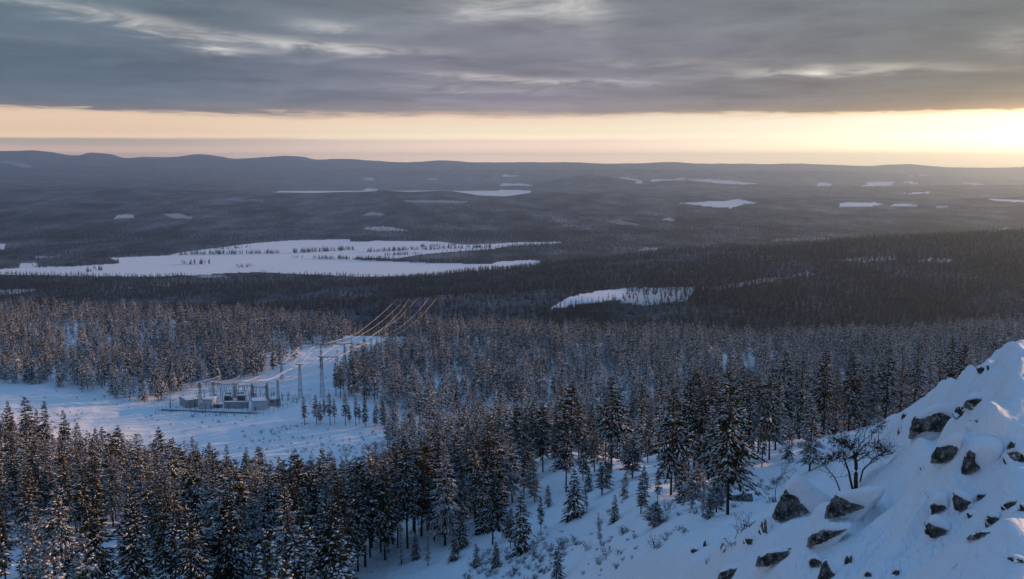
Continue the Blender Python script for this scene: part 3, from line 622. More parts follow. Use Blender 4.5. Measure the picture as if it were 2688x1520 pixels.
TREES = []       # x, y, z, height, kind, note
def plant(px, vb, vt, kind, note=None, y=None, ymin=18):
    """a tree whose foot shows at (px, vb) and whose tip shows at row vt"""
    if y is None: P = hit(px, vb, ymin)
    else:
        x = float(s_of(px, vb) * y); P = np.array([x, y, float(ground(x, y))])
    H = float(tanv(vt) * P[1] - P[2])
    TREES.append((P[0], P[1], P[2], H, kind, note, True))
for a in [
    (1365, 1453, 1292, 'young', 'young open-branched spruce standing alone on the snow slope below the central pines'),
    (1506, 1362, 1232, 'young', 'broad young spruce with drooping open branches alone in the middle of the snow slope'),
    (1614, 1370, 1297, 'young', 'tiny sparse spruce sapling on open snow beside the broad young spruce'),
    (1575, 1427, 1343, 'thin', 'thin leaning sapling among low shrubs on the snow slope'),
    (1461, 1530, 1432, 'young', 'small spruce cut by the bottom edge on the snow slope'),
    (1682, 1349, 1220, 'small_pine', 'left one of two young dark pines standing close together on the slope'),
    (1726, 1330, 1226, 'small_pine', 'right one of two young dark pines standing close together on the slope'),
    (1717, 1385, 1318, 'laden', 'low snow-buried pine bush at the foot of the two young pines'),
    (1404, 1317, 1192, 'pine', 'short pine with ragged lower branches at the left rim of the open slope'),
    (1486, 1291, 1098, 'pine', 'slim pine with a long bare trunk at the upper left of the open slope'),
    (1457, 1226, 1085, 'pine', None), (1498, 1213, 1002, 'pine', None), (1561, 1238, 1096, 'pine', 'pine with bare lower branches on the snowy shoulder'), (1519, 1208, 1050, 'pine', None),
    (1604, 1229, 984, 'pine', 'tall dark broad pine rising from the snowy shoulder near the centre'), (1643, 1210, 1148, 'small_pine', 'small snow-tipped pine beside the tall dark pine on the shoulder'),
    (1761, 1300, 1012, 'pine', 'tall pine with full crown beside the two young pines'), (1773, 1289, 1238, 'young', 'little sapling at the foot of a tall pine mid slope'),
    (1807, 1255, 990, 'pine', None), (1837, 1269, 1012, 'pine', None), (1876, 1297, 1050, 'pine', None), (1845, 1357, 1243, 'thin', 'slender bent snow-flecked sapling in front of the tall pines'),
    (1910, 1351, 968, 'pine', 'tallest dark pine of the clump on the right of the open slope'), (1936, 1263, 1110, 'pine', None), (1966, 1221, 965, 'pine', None), (1684, 1176, 1005, 'pine', None),
    (1880, 1345, 1262, 'laden', 'snow-plastered low pine under the tallest dark pine'), (1862, 1362, 1290, 'young', None),
    (792, 1530, 1255, 'pine', None), (705, 1535, 1218, 'pine', None), (899, 1530, 1245, 'pine', 'broad snow-hung pine rising from the bottom edge left of centre'),
    (959, 1488, 1202, 'pine', None), (1011, 1470, 1206, 'pine', None), (972, 1465, 1240, 'small_pine', None), (1054, 1484, 1366, 'thin', 'thin frosted sapling on the snow at the bottom left of the slope'),
    (1070, 1440, 1162, 'pine', None), (1106, 1408, 1148, 'pine', None), (1123, 1486, 1388, 'thin', 'bare white snag with few twigs on the snow near the bottom'),
    (1168, 1434, 1157, 'laden', None), (1247, 1372, 1140, 'pine', None), (1293, 1430, 1244, 'pine', 'stocky pine with trailing lower branches on the snow rim right of the stand'),
    (1251, 1489, 1424, 'young', 'knee-high dark sapling near the bottom edge of the snow slope'), (1335, 1288, 1118, 'pine', None), (1320, 1262, 1075, 'pine', None), (1215, 1395, 1190, 'pine', None), (1275, 1345, 1130, 'pine', None),
    (1375, 1262, 1085, 'pine', None), (1425, 1240, 1060, 'pine', None), (1140, 1420, 1200, 'small_pine', None), (1300, 1318, 1120, 'laden', None),
    (1590, 1205, 1030, 'old', None), (1545, 1196, 1060, 'small_pine', None), (1655, 1182, 1020, 'pine', None), (1700, 1215, 1075, 'small_pine', None), (1735, 1178, 985, 'pine', None), (1770, 1195, 1010, 'old', None), (1790, 1230, 1060, 'laden', None), (1822, 1225, 965, 'pine', None), (1855, 1240, 980, 'pine', None), (1880, 1215, 985, 'old', None),
    (1893, 1285, 1030, 'pine', None), (1925, 1225, 1000, 'laden', None), (1948, 1195, 955, 'pine', None), (1990, 1190, 985, 'old', None), (2000, 1228, 1090, 'small_pine', None), (2035, 1182, 960, 'laden', None), (1420, 1210, 1020, 'pine', None), (1395, 1225, 1050, 'old', None), (1350, 1245, 1060, 'pine', None), (1470, 1196, 1010, 'laden', None),
    (1230, 1330, 1110, 'pine', None), (1190, 1400, 1175, 'laden', None), (1255, 1300, 1100, 'old', None), (1150, 1385, 1150, 'pine', None), (1085, 1395, 1165, 'old', None), (1030, 1420, 1190, 'laden', None), (1790, 1320, 1180, 'young', None), (1815, 1335, 1215, 'laden', None), (1895, 1330, 1150, 'small_pine', None), (1745, 1255, 1150, 'young', None),
    (1325, 1350, 1200, 'small_pine', None), (1270, 1400, 1255, 'young', None), (1210, 1440, 1330, 'young', None), (1330, 1410, 1340, 'young', None), (1545, 1290, 1225, 'young', None), (1440, 1330, 1270, 'young', None), (2070, 1215, 1120, 'young', None), (1930, 1310, 1240, 'young', None),
    (1045, 1440, 1180, 'pine', None), (1000, 1450, 1215, 'old', None), (940, 1500, 1235, 'pine', None), (1125, 1400, 1165, 'pine', None), (1195, 1372, 1135, 'pine', None), (1225, 1362, 1160, 'old', None), (1305, 1375, 1180, 'pine', None), (1345, 1320, 1130, 'laden', None), (860, 1515, 1262, 'laden', None), (745, 1528, 1240, 'pine', None), (1285, 1310, 1085, 'pine', None), (1375, 1300, 1150, 'small_pine', None),
    (1340, 1440, 1330, 'small_pine', None), (1195, 1470, 1390, 'young', None), (1300, 1490, 1420, 'young', None), (1420, 1400, 1300, 'small_pine', None), (1400, 1470, 1410, 'thin', None), (1540, 1340, 1270, 'thin', None), (1640, 1310, 1235, 'young', None), (1600, 1275, 1180, 'small_pine', None), (1090, 1470, 1400, 'young', None), (1660, 1255, 1150, 'pine', None), (1580, 1300, 1190, 'pine', None), (1530, 1262, 1140, 'small_pine', None),
    (2125, 1237, 1034, 'laden', 'narrow snow-flecked pine standing free on the snow left of the bare tree'), (2019, 1207, 960, 'pine', None), (2053, 1170, 918, 'pine', None), (2081, 1154, 962, 'pine', None)]:
    plant(*a)
for px, y, vt, k, note in [
    (2104, 178, 930, 'pine', None), (2168, 172, 915, 'pine', None), (2198, 176, 944, 'frosted', None), (2233, 170, 924, 'pine', None), (2262, 180, 935, 'pine', None), (2290, 172, 941, 'laden', None), (2329, 168, 908, 'pine', None), (2366, 176, 908, 'frosted', 'pale frosted tree between two dark pines behind the rock crest'),
    (2402, 165, 890, 'pine', 'darkest tall pine standing just behind the snow crest on the right'), (2443, 172, 912, 'frosted', 'whitest frosted tree behind the snow crest on the right'), (2497, 160, 884, 'pine', 'dark full pine second from the right behind the snow crest'), (2523, 175, 896, 'pine', None), (2548, 168, 908, 'frosted', 'pale frosted tree rightmost behind the snow crest'),
    (2600, 260, 890, 'pine', None), (2640, 300, 880, 'pine', None), (2145, 200, 950, 'small_pine', None), (2310, 205, 950, 'pine', None), (2385, 210, 945, 'pine', None), (2470, 215, 935, 'pine', None), (2275, 215, 955, 'pine', None)]:
    plant(px, 1000, vt, k, note, y)
for px, vb, vt in [(799, 1117, 1041), (831, 1115, 1034), (840, 1113, 1052), (852, 1093, 1043), (867, 1117, 1030), (879, 1112, 1044), (907, 1119, 1029), (934, 1119, 1040), (943, 1113, 1060), (959, 1121, 1040), (984, 1123, 1056), (1010, 1128, 1052), (882, 1040, 950), (894, 1047, 960), (918, 1110, 1062)]:
    plant(px, vb, vt, 'small_pine', None, None, 380)
TREES[-15] = TREES[-15][:5] + ('foremost slim dark pine alone at the left end of the row beside the fenced yard', True)
for px, vt, y in [(34, 1050, 400), (70, 1039, 395), (123, 1050, 390), (172, 1075, 400), (100, 1073, 400), (204, 1107, 390), (267, 1119, 385), (244, 1124, 380), (308, 1118, 370), (412, 1121, 360), (508, 1143, 360), (455, 1150, 350), (546, 1158, 355), (590, 1164, 350), (645, 1170, 345), (730, 1197, 330), (775, 1222, 320), (820, 1215, 320), (934, 1200, 300)]:
    x = float(s_of(px, 1150) * y); z = float(ground(x, y)); TREES.append((x, y, z, float(tanv(vt) * y - z), 'small_pine' if rng.random() < .5 else 'pine', None, True))

# random planting of the stands
def jitter_grid(y0, y1, cell, smax):
    xs = np.arange(-smax * y1, smax * y1, cell); ys = np.arange(y0, y1, cell)
    X, Y = np.meshgrid(xs, ys); X = X + rng.uniform(-.48, .48, X.shape) * cell; Y = Y + rng.uniform(-.48, .48, Y.shape) * cell
    k = (np.abs(X) < smax * Y); return X[k], Y[k]
X, Y = jitter_grid(100, 1010, 5.7, .64)
Zg = ground(X, Y); share = clear_share(X, Y, Zg)
fn = fbm(X / 40, Y / 40, 61, 3)
keep = (rng.random(len(X)) < share * np.clip(.74 + .9 * fn, .25, 1))
keep &= ~((Y < 225) & (X / Y > -.02))
keep &= (Y < 420) | (rng.random(len(X)) < .72)
keep &= ~((Y < 150) & (X / Y > -.16))
hx = np.array([t[0] for t in TREES]); hy = np.array([t[1] for t in TREES])
for a, b in zip(hx, hy): keep &= (X - a) ** 2 + (Y - b) ** 2 > 3.2 ** 2
X, Y, Zg = X[keep], Y[keep], Zg[keep]; fn = fn[keep]
Hh = np.clip(14.4 + 3.2 * smooth(400, 520, Y) + 3.6 * fn + rng.normal(0, 2.1, len(X)), 8, 23)
young = rng.random(len(X)) < .07; Hh[young] *= .55
kinds = np.array(['pine', 'laden', 'frosted', 'small_pine', 'young', 'old'])[rng.choice(6, len(X), p=[.44, .16, .06, .13, .06, .15])]
far_trees = []
for x, y, z, h, k in zip(X, Y, Zg, Hh, kinds):
    TREES.append((x, y, z, h * (.6 if k == 'young' else 1), k, None, False))
# the 300 that show largest become things of their own
app = []
for i, (x, y, z, h, k, note, hand) in enumerate(TREES):
    px, vt = project(x, y, z + h); _, vb = project(x, y, z)
    vis = -25 < px < 2713 and vt < 1500 and bool(sees(x, y, z + h * .8))
    size = (min(vb, 1520) - vt) if vis else 0
    app.append((size + (1e5 if hand else 0), i))
app.sort(reverse=True); single = [i for s_, i in app[:300]]; ss = set(single)
STAND = lambda px, v, y: ('row beside the yard' if 760 < px < 1030 and 360 < y < 620 and v > 930 else 'bottom left stand' if px < 660 else 'central stand' if px < 1440 else 'shoulder stand' if px < 2040 else 'stand behind the crest')
LOOK = {'pine': 'snow-dusted dark pine', 'old': 'round-topped pine', 'laden': 'snow-laden pine', 'frosted': 'pale frosted tree', 'small_pine': 'slim dark pine', 'young': 'young spruce', 'thin': 'thin frosted sapling'}
NAME = {'pine': 'pine_tree', 'old': 'pine_tree', 'laden': 'pine_tree', 'frosted': 'frosted_tree', 'small_pine': 'pine_tree', 'young': 'spruce_tree', 'thin': 'sapling'}
labels = set()
for i in single:
    x, y, z, h, k, note, hand = TREES[i]
    src = NEAR[k]; tm, cm_, H = src[random.randrange(len(src))]
    e = empty(NAME[k], (x, y, z - .1), random.uniform(0, 6.28), 1.0)
    sxy = (h / H) * random.uniform(.88, 1.12) if k not in ('pine', 'laden', 'old') else max(.75, (h / H)) ** .7 * random.uniform(.9, 1.1) * (h / H) ** .3
    e.scale = (sxy, sxy, h / H)
    obj('trunk', tm, e); obj('crown', cm_, e)
    px, vt = project(x, y, z + h)
    if not note:
        st = STAND(px, vt, y); sz = 'tall ' if h > 15.5 else 'short ' if h < 9.5 else ''
        note = f'{sz}{LOOK[k]}, {st}, tip {max(0, px / 26.88):.0f} percent across, {max(0, vt / 15.2):.0f} percent down'
        if note in labels: note = f'{sz}{LOOK[k]}, {st}, tip {max(0, px / 26.88):.1f} percent across, {max(0, vt / 15.2):.1f} percent down'
    labels.add(note)
    tag(e, note, 'tree', 'trees ' + STAND(px, vt, y))
rest = [i for i in range(len(TREES)) if i not in ss]
P = np.array([TREES[i][:3] for i in rest]); hh = np.array([TREES[i][3] for i in rest]); n = len(P)
lod1 = lod_meshes('pine_tree', 12, 1, .80, (15,))
sc_ = hh / 15
scatter('pine_forest', P - [0, 0, .1], np.stack([np.zeros(n), np.zeros(n), rng.uniform(0, 6.28, n)], 1), np.stack([sc_ * rng.uniform(.85, 1.15, n), sc_ * rng.uniform(.85, 1.15, n), sc_], 1),
        rng.integers(0, 12, n), lod1, 'snow-dusted pine forest covering the plateau on both sides of the clearing')
# woods in the valley and on the hills
bx, by, bc = [], [], []
for y0, y1, cell in ((960, 1500, 8.5), (1500, 2500, 9.8), (2500, 4600, 15.0), (4600, 6400, 24.0)):
    X, Y = jitter_grid(y0, y1, cell, .60); bx.append(X); by.append(Y); bc.append(np.full(len(X), cell))
X, Y, Cc = np.concatenate(bx), np.concatenate(by), np.concatenate(bc); Z = ground(X, Y)
lpx = lake_px(X, Y); inl = inside(LAKE, *lpx) & ~inside(ISLE, *lpx) & (Y > 2400) & (Y < 4700)
share = clear_share(X, Y, Z)
dn_ = fbm(X / 650, Y / 260, 41, 4) * .8 + fbm(X / 140, Y / 90, 43, 3) * .35
ok = ~inl & (rng.random(len(X)) < share * np.clip(.72 + 1.9 * dn_, .12, 1.0)) & (Z > LAKE_Z)
X, Y, Z, Cc, dn_ = X[ok], Y[ok], Z[ok], Cc[ok], dn_[ok]
H2 = np.clip(12.5 + 5 * dn_ + rng.normal(0, 1.6, len(X)), 6, 18)
# rows of trees along the islets in the lake
ix, iy, ih = [], [], []
for line, gap_, hgt in [([(470, 669), (740, 665)], 2.6, 12), ([(770, 664), (930, 656)], 1.8, 13), ([(966, 661), (1000, 660), (1090, 656)], 2.2, 12), ([(1090, 656), (1290, 650)], 2.6, 12), ([(762, 677), (800, 678)], 5, 9), ([(822, 679), (918, 681)], 2.0, 11),
                       ([(476, 694), (492, 694)], 6, 12), ([(500, 694), (512, 694)], 3, 14), ([(524, 694), (552, 693)], 2.6, 14), ([(246, 710), (270, 710)], 3, 13), ([(226, 714), (240, 713)], 3, 13), ([(300, 690), (312, 690)], 2.5, 14), ([(1040, 686), (1290, 692)], 3, 12), ([(926, 682), (1040, 686)], 2.5, 13), ([(1344, 646), (1470, 641)], 4, 11), ([(560, 655), (660, 650)], 4, 9), ([(620, 702), (668, 701)], 4, 10), ([(100, 704), (216, 699)], 4, 9), ([(1010, 671), (1100, 667)], 2.5, 10), ([(1100, 648), (1200, 645)], 3, 10), ([(1310, 686), (1410, 681)], 3, 12)]:
    for a, b in zip(line[:-1], line[1:]):
        for k in range(int((b[0] - a[0]) / gap_ * 2.0)):
            t = rng.random(); v_ = a[1] + (b[1] - a[1]) * t + rng.normal(0, .5); y = LAKE_Z / tanv(v_)
            if math.sin((a[0] + (b[0] - a[0]) * t) * .13) > .93: continue
            ix.append(float(s_of(a[0] + (b[0] - a[0]) * t, v_) * y)); iy.append(float(y)); ih.append(hgt * 1.45 * rng.uniform(.5, 1.15))
nI = len(ix); X = np.concatenate([X, ix]); Y = np.concatenate([Y, iy]); Z = np.concatenate([Z, np.full(nI, LAKE_Z)]); H2 = np.concatenate([H2, ih])
n = len(X); print('near trees', len(TREES), 'valley trees', n)
lod2 = lod_meshes('valley_tree', 8, 2, .035, (13,), M_spruce); sc_ = H2 / 13
scatter('valley_forest', np.stack([X, Y, Z - .2], 1), np.stack([np.zeros(n), np.zeros(n), rng.uniform(0, 6.28, n)], 1), np.stack([sc_ * rng.uniform(.9, 1.35, n), sc_ * rng.uniform(.9, 1.35, n), sc_], 1),
        rng.integers(0, 8, n), lod2, 'dark far-off forest filling the valley, the lake shores and the hills')

# low twigs and heather poking out of the snow
def tuft(seed, h, n, spread):
    r = np.random.default_rng(seed); mb = MB()
    for i in range(n):
        a = r.uniform(0, 6.28); o = np.array([r.normal(0, spread * .3), r.normal(0, spread * .3), -.05]); e = o + np.array([math.cos(a) * spread * r.random(), math.sin(a) * spread * r.random(), h * r.uniform(.4, 1)])
        m_ = (o + e) / 2 + r.normal(0, .05, 3); mb.tube([o, m_, e], [.016, .013, .006], 3, 0, False)
        for k in range(2):
            c = m_ + (e - m_) * r.random(); d = r.normal(0, .14 * h + .05, 3); d[2] = abs(d[2]) * .6
            mb.tube([c, c + d], [.009, .004], 3, 0, False)
            if r.random() < .55:
                q = c + d * .7; w = .05 + .05 * r.random(); mb.add([q + [w, 0, 0], q + [0, w, .01], q + [-w, 0, 0], q + [0, -w, .02]], None, [(0, 1, 2, 3)], 1 if r.random() < .5 else 2)
    return mb.mesh('heath_tuft', [M_heath, M_leaf, M_tsnow])
tufts = [tuft(i, (.35, .6, .9, .5, 1.3, .3)[i], (14, 18, 22, 26, 20, 10)[i], (.5, .5, .7, .9, .8, .35)[i]) for i in range(6)]
X, Y = jitter_grid(45, 240, 1.3, .56); Z = ground(X, Y); px, v_ = project(X, Y, Z)
dn_ = fbm(X / 14, Y / 14, 71, 3); wt = np.zeros(len(X))
wt += inside([(1000, 1530), (1250, 1440), (1450, 1420), (1650, 1370), (1900, 1270), (2040, 1190), (2200, 1130), (2240, 1180), (2060, 1300), (1950, 1420), (1700, 1530)], px, v_) * np.clip(dn_ * 1.8 - .02, 0, 1) * .75
wt += inside([(1250, 1440), (1550, 1420), (1720, 1380), (1860, 1370), (1700, 1460), (1500, 1530), (1200, 1530)], px, v_) * np.clip(.3 + dn_ * 1.4, 0, 1) * .75
wt += inside([(1060, 1390), (1300, 1290), (1450, 1190), (1650, 1170), (1750, 1290), (1500, 1420), (1250, 1490), (1060, 1500)], px, v_) * np.clip(dn_ * 1.4 - .1, 0, 1) * .35
ok = (rng.random(len(X)) < wt) & (Y < 230)
X1, Y1, Z1 = X[ok], Y[ok], Z[ok]
X, Y = jitter_grid(380, 760, 2.0, .56); Z = ground(X, Y); px, v_ = project(X, Y, Z); dn_ = fbm(X / 30, Y / 30, 73, 3)
wt = inside(CLEAR[0][0], px, v_) * (np.clip(dn_ * 1.5 - .08, 0, 1) * .55 * (v_ > 1080) + inside([(640, 1140), (800, 1110), (1010, 1130), (1040, 1230), (850, 1260), (640, 1200)], px, v_) * np.clip(.25 + dn_, 0, 1) * .62 + .014)
ok = rng.random(len(X)) < wt
X2, Y2, Z2 = X[ok], Y[ok], Z[ok]; n1_, n2_ = len(X1), len(X2)
s1 = np.concatenate([rng.uniform(.35, 1.15, n1_), rng.uniform(.6, 1.7, n2_)])
scatter('heath_shrubs', np.concatenate([np.stack([X1, Y1, Z1], 1), np.stack([X2, Y2, Z2], 1)]), np.stack([np.zeros(n1_ + n2_)] * 2 + [rng.uniform(0, 6.28, n1_ + n2_)], 1), np.stack([s1] * 3, 1), rng.integers(0, 6, n1_ + n2_), tufts,
        'sparse dark heath twigs poking through the snow of slope and clearing')
# ------------------------------------------------------------------ boulders breaking through the snow
import bmesh
def ico(n):
    bm = bmesh.new(); bmesh.ops.create_icosphere(bm, subdivisions=n, radius=1.0)
    V = np.array([v.co[:] for v in bm.verts]); F = np.array([[v.index for v in f.verts] for f in bm.faces]); bm.free(); return V, F
ICO = {n: ico(n) for n in (4, 5)}
def n3(P, sc, seed, octs=3):
    return fbm(P[:, 0] * sc + P[:, 2] * sc * .7, P[:, 1] * sc - P[:, 2] * sc * .6, seed, octs)
def boulder(x0, x1, v0, v1, top=.22, ext=1.0, look='dark', name='boulder', label=None, seed=0, thick=1.0, y=None, nrm=(-.52, -.82, .10)):
    xc = (x0 + x1) / 2; P0 = hit(xc, v1) if y is None else pt(xc, v1, y); k = P0[1] / FPX
    Wd, Hh = (x1 - x0) * k, (v1 - v0) * k * 1.05
    V, F = ICO[5 if Wd > 1.0 else 4]
    r = np.random.default_rng(900 + seed); nn_ = unit(np.array(nrm) + r.normal(0, .07, 3))
    # an angular block: the sphere cut by random planes, its broken face towards the valley
    K = V.copy()
    for q in range(9):
        pn = unit(r.normal(0, 1, 3) * [1, 1, .8]); dd_ = np.clip(K @ pn - r.uniform(.55, .82), 0, None); K = K - dd_[:, None] * pn
    rx, ry, rz = .66 * Wd, .66 * Wd * ext, Hh * (1 + top * .8) * .86
    yaw = R(30) + r.normal(0, .15); c, s_ = math.cos(yaw), math.sin(yaw)
    B = K * [rx * (1 + .2 * (ext - 1)), ry, rz]
    B = np.stack([B[:, 0] * c - B[:, 1] * s_, B[:, 0] * s_ + B[:, 1] * c, B[:, 2]], 1)
    cen = -nn_ * np.array([.46 * ry, .46 * ry, 0]) + np.array([.12 * Wd * ext, 0, 0]); cen[2] = -.10 * Hh
    B = B + cen
    n_b = unit(np.array([nn_[0] * .3 + .75, nn_[1] * .8, .25])); off = .42 * Wd * r.uniform(.85, 1.3)
    d = np.maximum(B @ nn_, B @ n_b - off); pick = (B @ nn_) >= (B @ n_b - off); cut = d > 0
    dd = np.clip(d, 0, None)
    B = B - dd[:, None] * np.where(pick[:, None], nn_, n_b) * .96
    rough = (n3(B, 2.2 / max(Wd, .5) * 2.2, 330 + seed, 4) * .16 + np.abs(n3(B, 1.3 / max(Wd, .5) * 2, 350 + seed, 2)) * .22) * min(Wd, 1.4 * Hh)
    rock = B + nn_ * (np.where(cut, rough - .02 * Wd, rough * .3))[:, None]
    # snow: everything that is not the broken face, ragged along the rim
    m = np.where(cut & pick, -dd / (.10 * Wd) + .30, 1.0) + n3(B, 4.0 / max(Wd, .6), 370 + seed, 4) * .95 + np.clip((B[:, 2] - .80 * Hh) / (.22 * Hh), -.6, 1) * 1.0
    w = smooth(-.1, .75, m)
    th = np.clip(.06 * Hh + .05, .05, .20) * thick
    nv = unit(V * [1 / rx, 1 / ry, 1 / rz]); nv[:, 2] = np.abs(nv[:, 2]) * .9 + .2; nv = unit(nv)
    sn_ = V * 0 + B * .55 + (lambda S_: S_)(B) * .45 + nv * (th * w * 1.2)[:, None] - nn_ * ((1 - w) * (.22 * min(Wd, Hh) + .05))[:, None]
    o = obj(name, fast_mesh(name, rock, [F], [M_rock], None, False), None, P0)
    obj('snow_cap', fast_mesh('snow_cap', sn_, [F], [M_snow], None, True), o)
    px_, v_ = xc / 26.88, (v0 + v1) / 30.4
    big = 'big' if Wd > 2.2 else 'small' if Wd < .75 else 'mid-sized'
    lk = {'dark': 'dark broken boulder', 'grey': 'grey lichened boulder', 'slab': 'low dark rock slab'}[look]
    tag(o, label or f'{big} {lk} under snow, {px_:.1f} percent across, {v_:.1f} percent down', 'boulder', 'snow-capped boulders on the near outcrop')
    return o
BL = [
    
    (2534, 2563, 1340, 1360, .2, 1.2, 'dark', None), (2559, 2595, 1295, 1311, .2, 1.3, 'dark', None), (2583, 2630, 1356, 1377, .2, 1.3, 'slab', None), (2630, 2668, 1312, 1334, .2, 1.2, 'dark', None),
    (2672, 2702, 1323, 1342, .2, 1.2, 'dark', None),
    (2119, 2160, 1465, 1492, .2, 1.2, 'slab', None), (2208, 2239, 1458, 1483, .2, 1.1, 'dark', None),
     (2645, 2702, 1190, 1216, .4, 1.3, 'grey', 'rock cut by the right edge beside the round snow dome'), (2642, 2666, 1157, 1177, .3, 1.3, 'dark', None),
    (2410, 2423, 1230, 1243, .4, 1.8, 'dark', None), (2431, 2441, 1294, 1302, .4, 2, 'dark', None), (2410, 2427, 1366, 1376, .4, 1.8, 'dark', None), (2649, 2686, 1473, 1482, .4, 1.3, 'slab', None), (2497, 2510, 1486, 1493, .4, 1.5, 'dark', None),
    (2270, 2287, 1504, 1516, .2, 1.2, 'dark', None), (2342, 2358, 1499, 1512, .2, 1.2, 'dark', None),
    (2507, 2540, 1067, 1093, .3, 1.4, 'dark', None), (2527, 2600, 1047, 1067, .3, 1.4, 'slab', 'long narrow dark rock band just under the upper snow ledge'), (2546, 2568, 1101, 1122, .4, 1.8, 'dark', None),
    (2587, 2616, 1154, 1162, .5, 1.4, 'slab', None), (2572, 2606, 962, 975, .8, 1.6, 'slab', 'thin dark rock lip at the crest on the right skyline'), (2366, 2380, 1083, 1098, .4, 1.2, 'dark', None), (2354, 2364, 1119, 1143, .5, 1.4, 'dark', None),
    (1985, 2022, 1362, 1401, .3, 1.2, 'dark', None), (1889, 1910, 1427, 1452, .4, 1.5, 'dark', None), (1951, 1979, 1413, 1434, .4, 1.5, 'dark', None), (1845, 1856, 1420, 1435, .4, 1.5, 'dark', None), (1810, 1832, 1440, 1452, .3, 1.4, 'slab', None),
     (1852, 1859, 1461, 1482, .3, 1.2, 'dark', None), (1905, 1985, 1284, 1316, .55, 1.0, 'dark', 'snow-draped overhanging rock at the foot of the tallest dark pine'),
    (2330, 2352, 1170, 1178, .6, 1.5, 'slab', None), (2300, 2318, 1196, 1204, .5, 1.5, 'slab', None), (2195, 2225, 1108, 1122, .7, 1.3, 'dark', None)]
for i, (a, b_, c_, d_, t_, e_, lk, lb, *nr_) in enumerate(BL): boulder(a, b_, c_, d_, t_, e_, lk, 'boulder', lb, i, 1.0, None, nr_[0] if nr_ else (-.52, -.82, .10))

# the larger rocks: broken face and snow mound each with their own outline, given real depth
def resample(P, n):
    P = np.asarray(P, float); Q = np.vstack([P, P[:1]]); d = np.concatenate([[0], np.cumsum(np.linalg.norm(np.diff(Q, axis=0), axis=1))])
    t = np.linspace(0, d[-1], n, endpoint=False); return np.stack([np.interp(t, d, Q[:, k]) for k in range(2)], 1)
def on_plane(q, P0, n_):
    c = -(q[:, 1] - CY) / FPX; D = np.stack([(q[:, 0] - CX) / FPX, CP + c * SP, -SP + c * CP], 1)
    return D * ((P0 @ n_) / (D @ n_))[:, None]
def rings(V, n, closed_end=True):
    k = len(V) // n; F = [(i * n + j, i * n + (j + 1) % n, (i + 1) * n + (j + 1) % n, (i + 1) * n + j) for i in range(k - 1) for j in range(n)]
    return np.array(F)
def outlined(face, mound, deep, label, seed, nrm=(-.38, -.92, .06), bulge=.10):
    face, mound = np.asarray(face, float), np.asarray(mound, float); fc = face.mean(0); P0 = hit(fc[0], face[:, 1].max() - 2); n_ = unit(np.array(nrm)); k = P0[1] / FPX; r = np.random.default_rng(seed)
    N = 128; q = resample(face, N); q = q + (fbm(np.arange(N) * .23, np.full(N, seed * 1.7), seed, 4) * 3.4)[:, None] * unit(q - fc)
    A_ = on_plane(q, P0, n_) - P0; ctr = A_.mean(0); sc_ = float(np.abs(A_ - ctr).max()); L = []
    for rr, dpt in [(1.12, -.55), (1.06, -.16), (1.0, -.02), (.95, .10), (.90, .14)] + [(x, .15) for x in np.linspace(.84, .0, 22)]: L.append(ctr + (A_ - ctr) * rr + n_ * dpt * min(1, sc_))
    V = np.vstack(L); m = np.repeat([0, .2, .6] + [1.0] * 24, N)
    a1, a2 = np.cross(n_, [0, 0, 1]), np.array([0, 0, 1]); uu, vv = V @ a1 / sc_, V @ a2 / sc_
    fac = np.zeros(len(V))                                            # joints: a few tilted facets, the outermost wins
    for j in range(7): fac = np.maximum(fac, r.uniform(.02, .20) - np.abs((uu - r.uniform(-.9, .9)) * math.cos(j) + (vv - r.uniform(-.6, .6)) * math.sin(j)) * r.uniform(.2, .5))
    V = V + n_ * ((fac * 1.1 + fbm(uu * 3.1, vv * 3.1, seed + 5, 5) * .13 + np.abs(fbm(uu * 1.7, vv * 1.7, seed + 9, 3)) * -.16) * sc_ * m)[:, None]
    o = obj('boulder', fast_mesh('boulder', V, [rings(V, N)], [M_rock], None, False), None, P0)
    q = resample(mound, N)
    for _ in range(5): q = (np.roll(q, 1, 0) + 2 * q + np.roll(q, -1, 0)) / 4
    B = on_plane(q, P0, n_) - P0; lowp = smooth(B[:, 2].mean() + .15 * np.ptp(B[:, 2]), B[:, 2].min() + .2 * np.ptp(B[:, 2]), B[:, 2]); B = B - lowp[:, None] * np.array([0, 0, 1.]) * (.25 + .32 * np.ptp(B[:, 2])); bc = B.mean(0); hb_ = np.array([-n_[0], -n_[1], 0]) * deep
    g = P0 + hb_; hb_[2] = float(ground(g[0], g[1])) - P0[2] - .15 * deep; low = np.array([bc[0], bc[1], B[:, 2].min() - .2]); L = []
    for rr in np.linspace(0, .94, 16): L.append(bc + (B - bc) * rr + n_ * (bulge * sc_ * (1 - rr ** 2) * .8 - .02))
    for rr, dpt in ((.975, -.02), (1.0, -.07), (1.01, -.16)): L.append(bc + (B - bc) * rr + n_ * dpt * min(1.5, sc_))
    for t in np.linspace(.08, 1, 14): L.append(low + (B * 1.01 - low) * math.sqrt(max(0, 1 - t ** 2.4)) + hb_ * t - n_ * .16 * min(1.5, sc_))
    L = np.array(L)
    for _ in range(34): L[13:-1] = L[12:-2] * .25 + L[13:-1] * .5 + L[14:] * .25
    V2 = L.reshape(-1, 3); V2 = V2 + np.stack([np.zeros(len(V2))] * 2 + [fbm(V2[:, 0] * .9, V2[:, 1] * .9 + V2[:, 2] * .7, seed + 21, 3) * .10 * sc_], 1)
    obj('snow_cap', fast_mesh('snow_cap', V2, [rings(V2, N)], [M_snow], None, True), o)
    return tag(o, label, 'boulder', 'snow-capped boulders on the near outcrop')
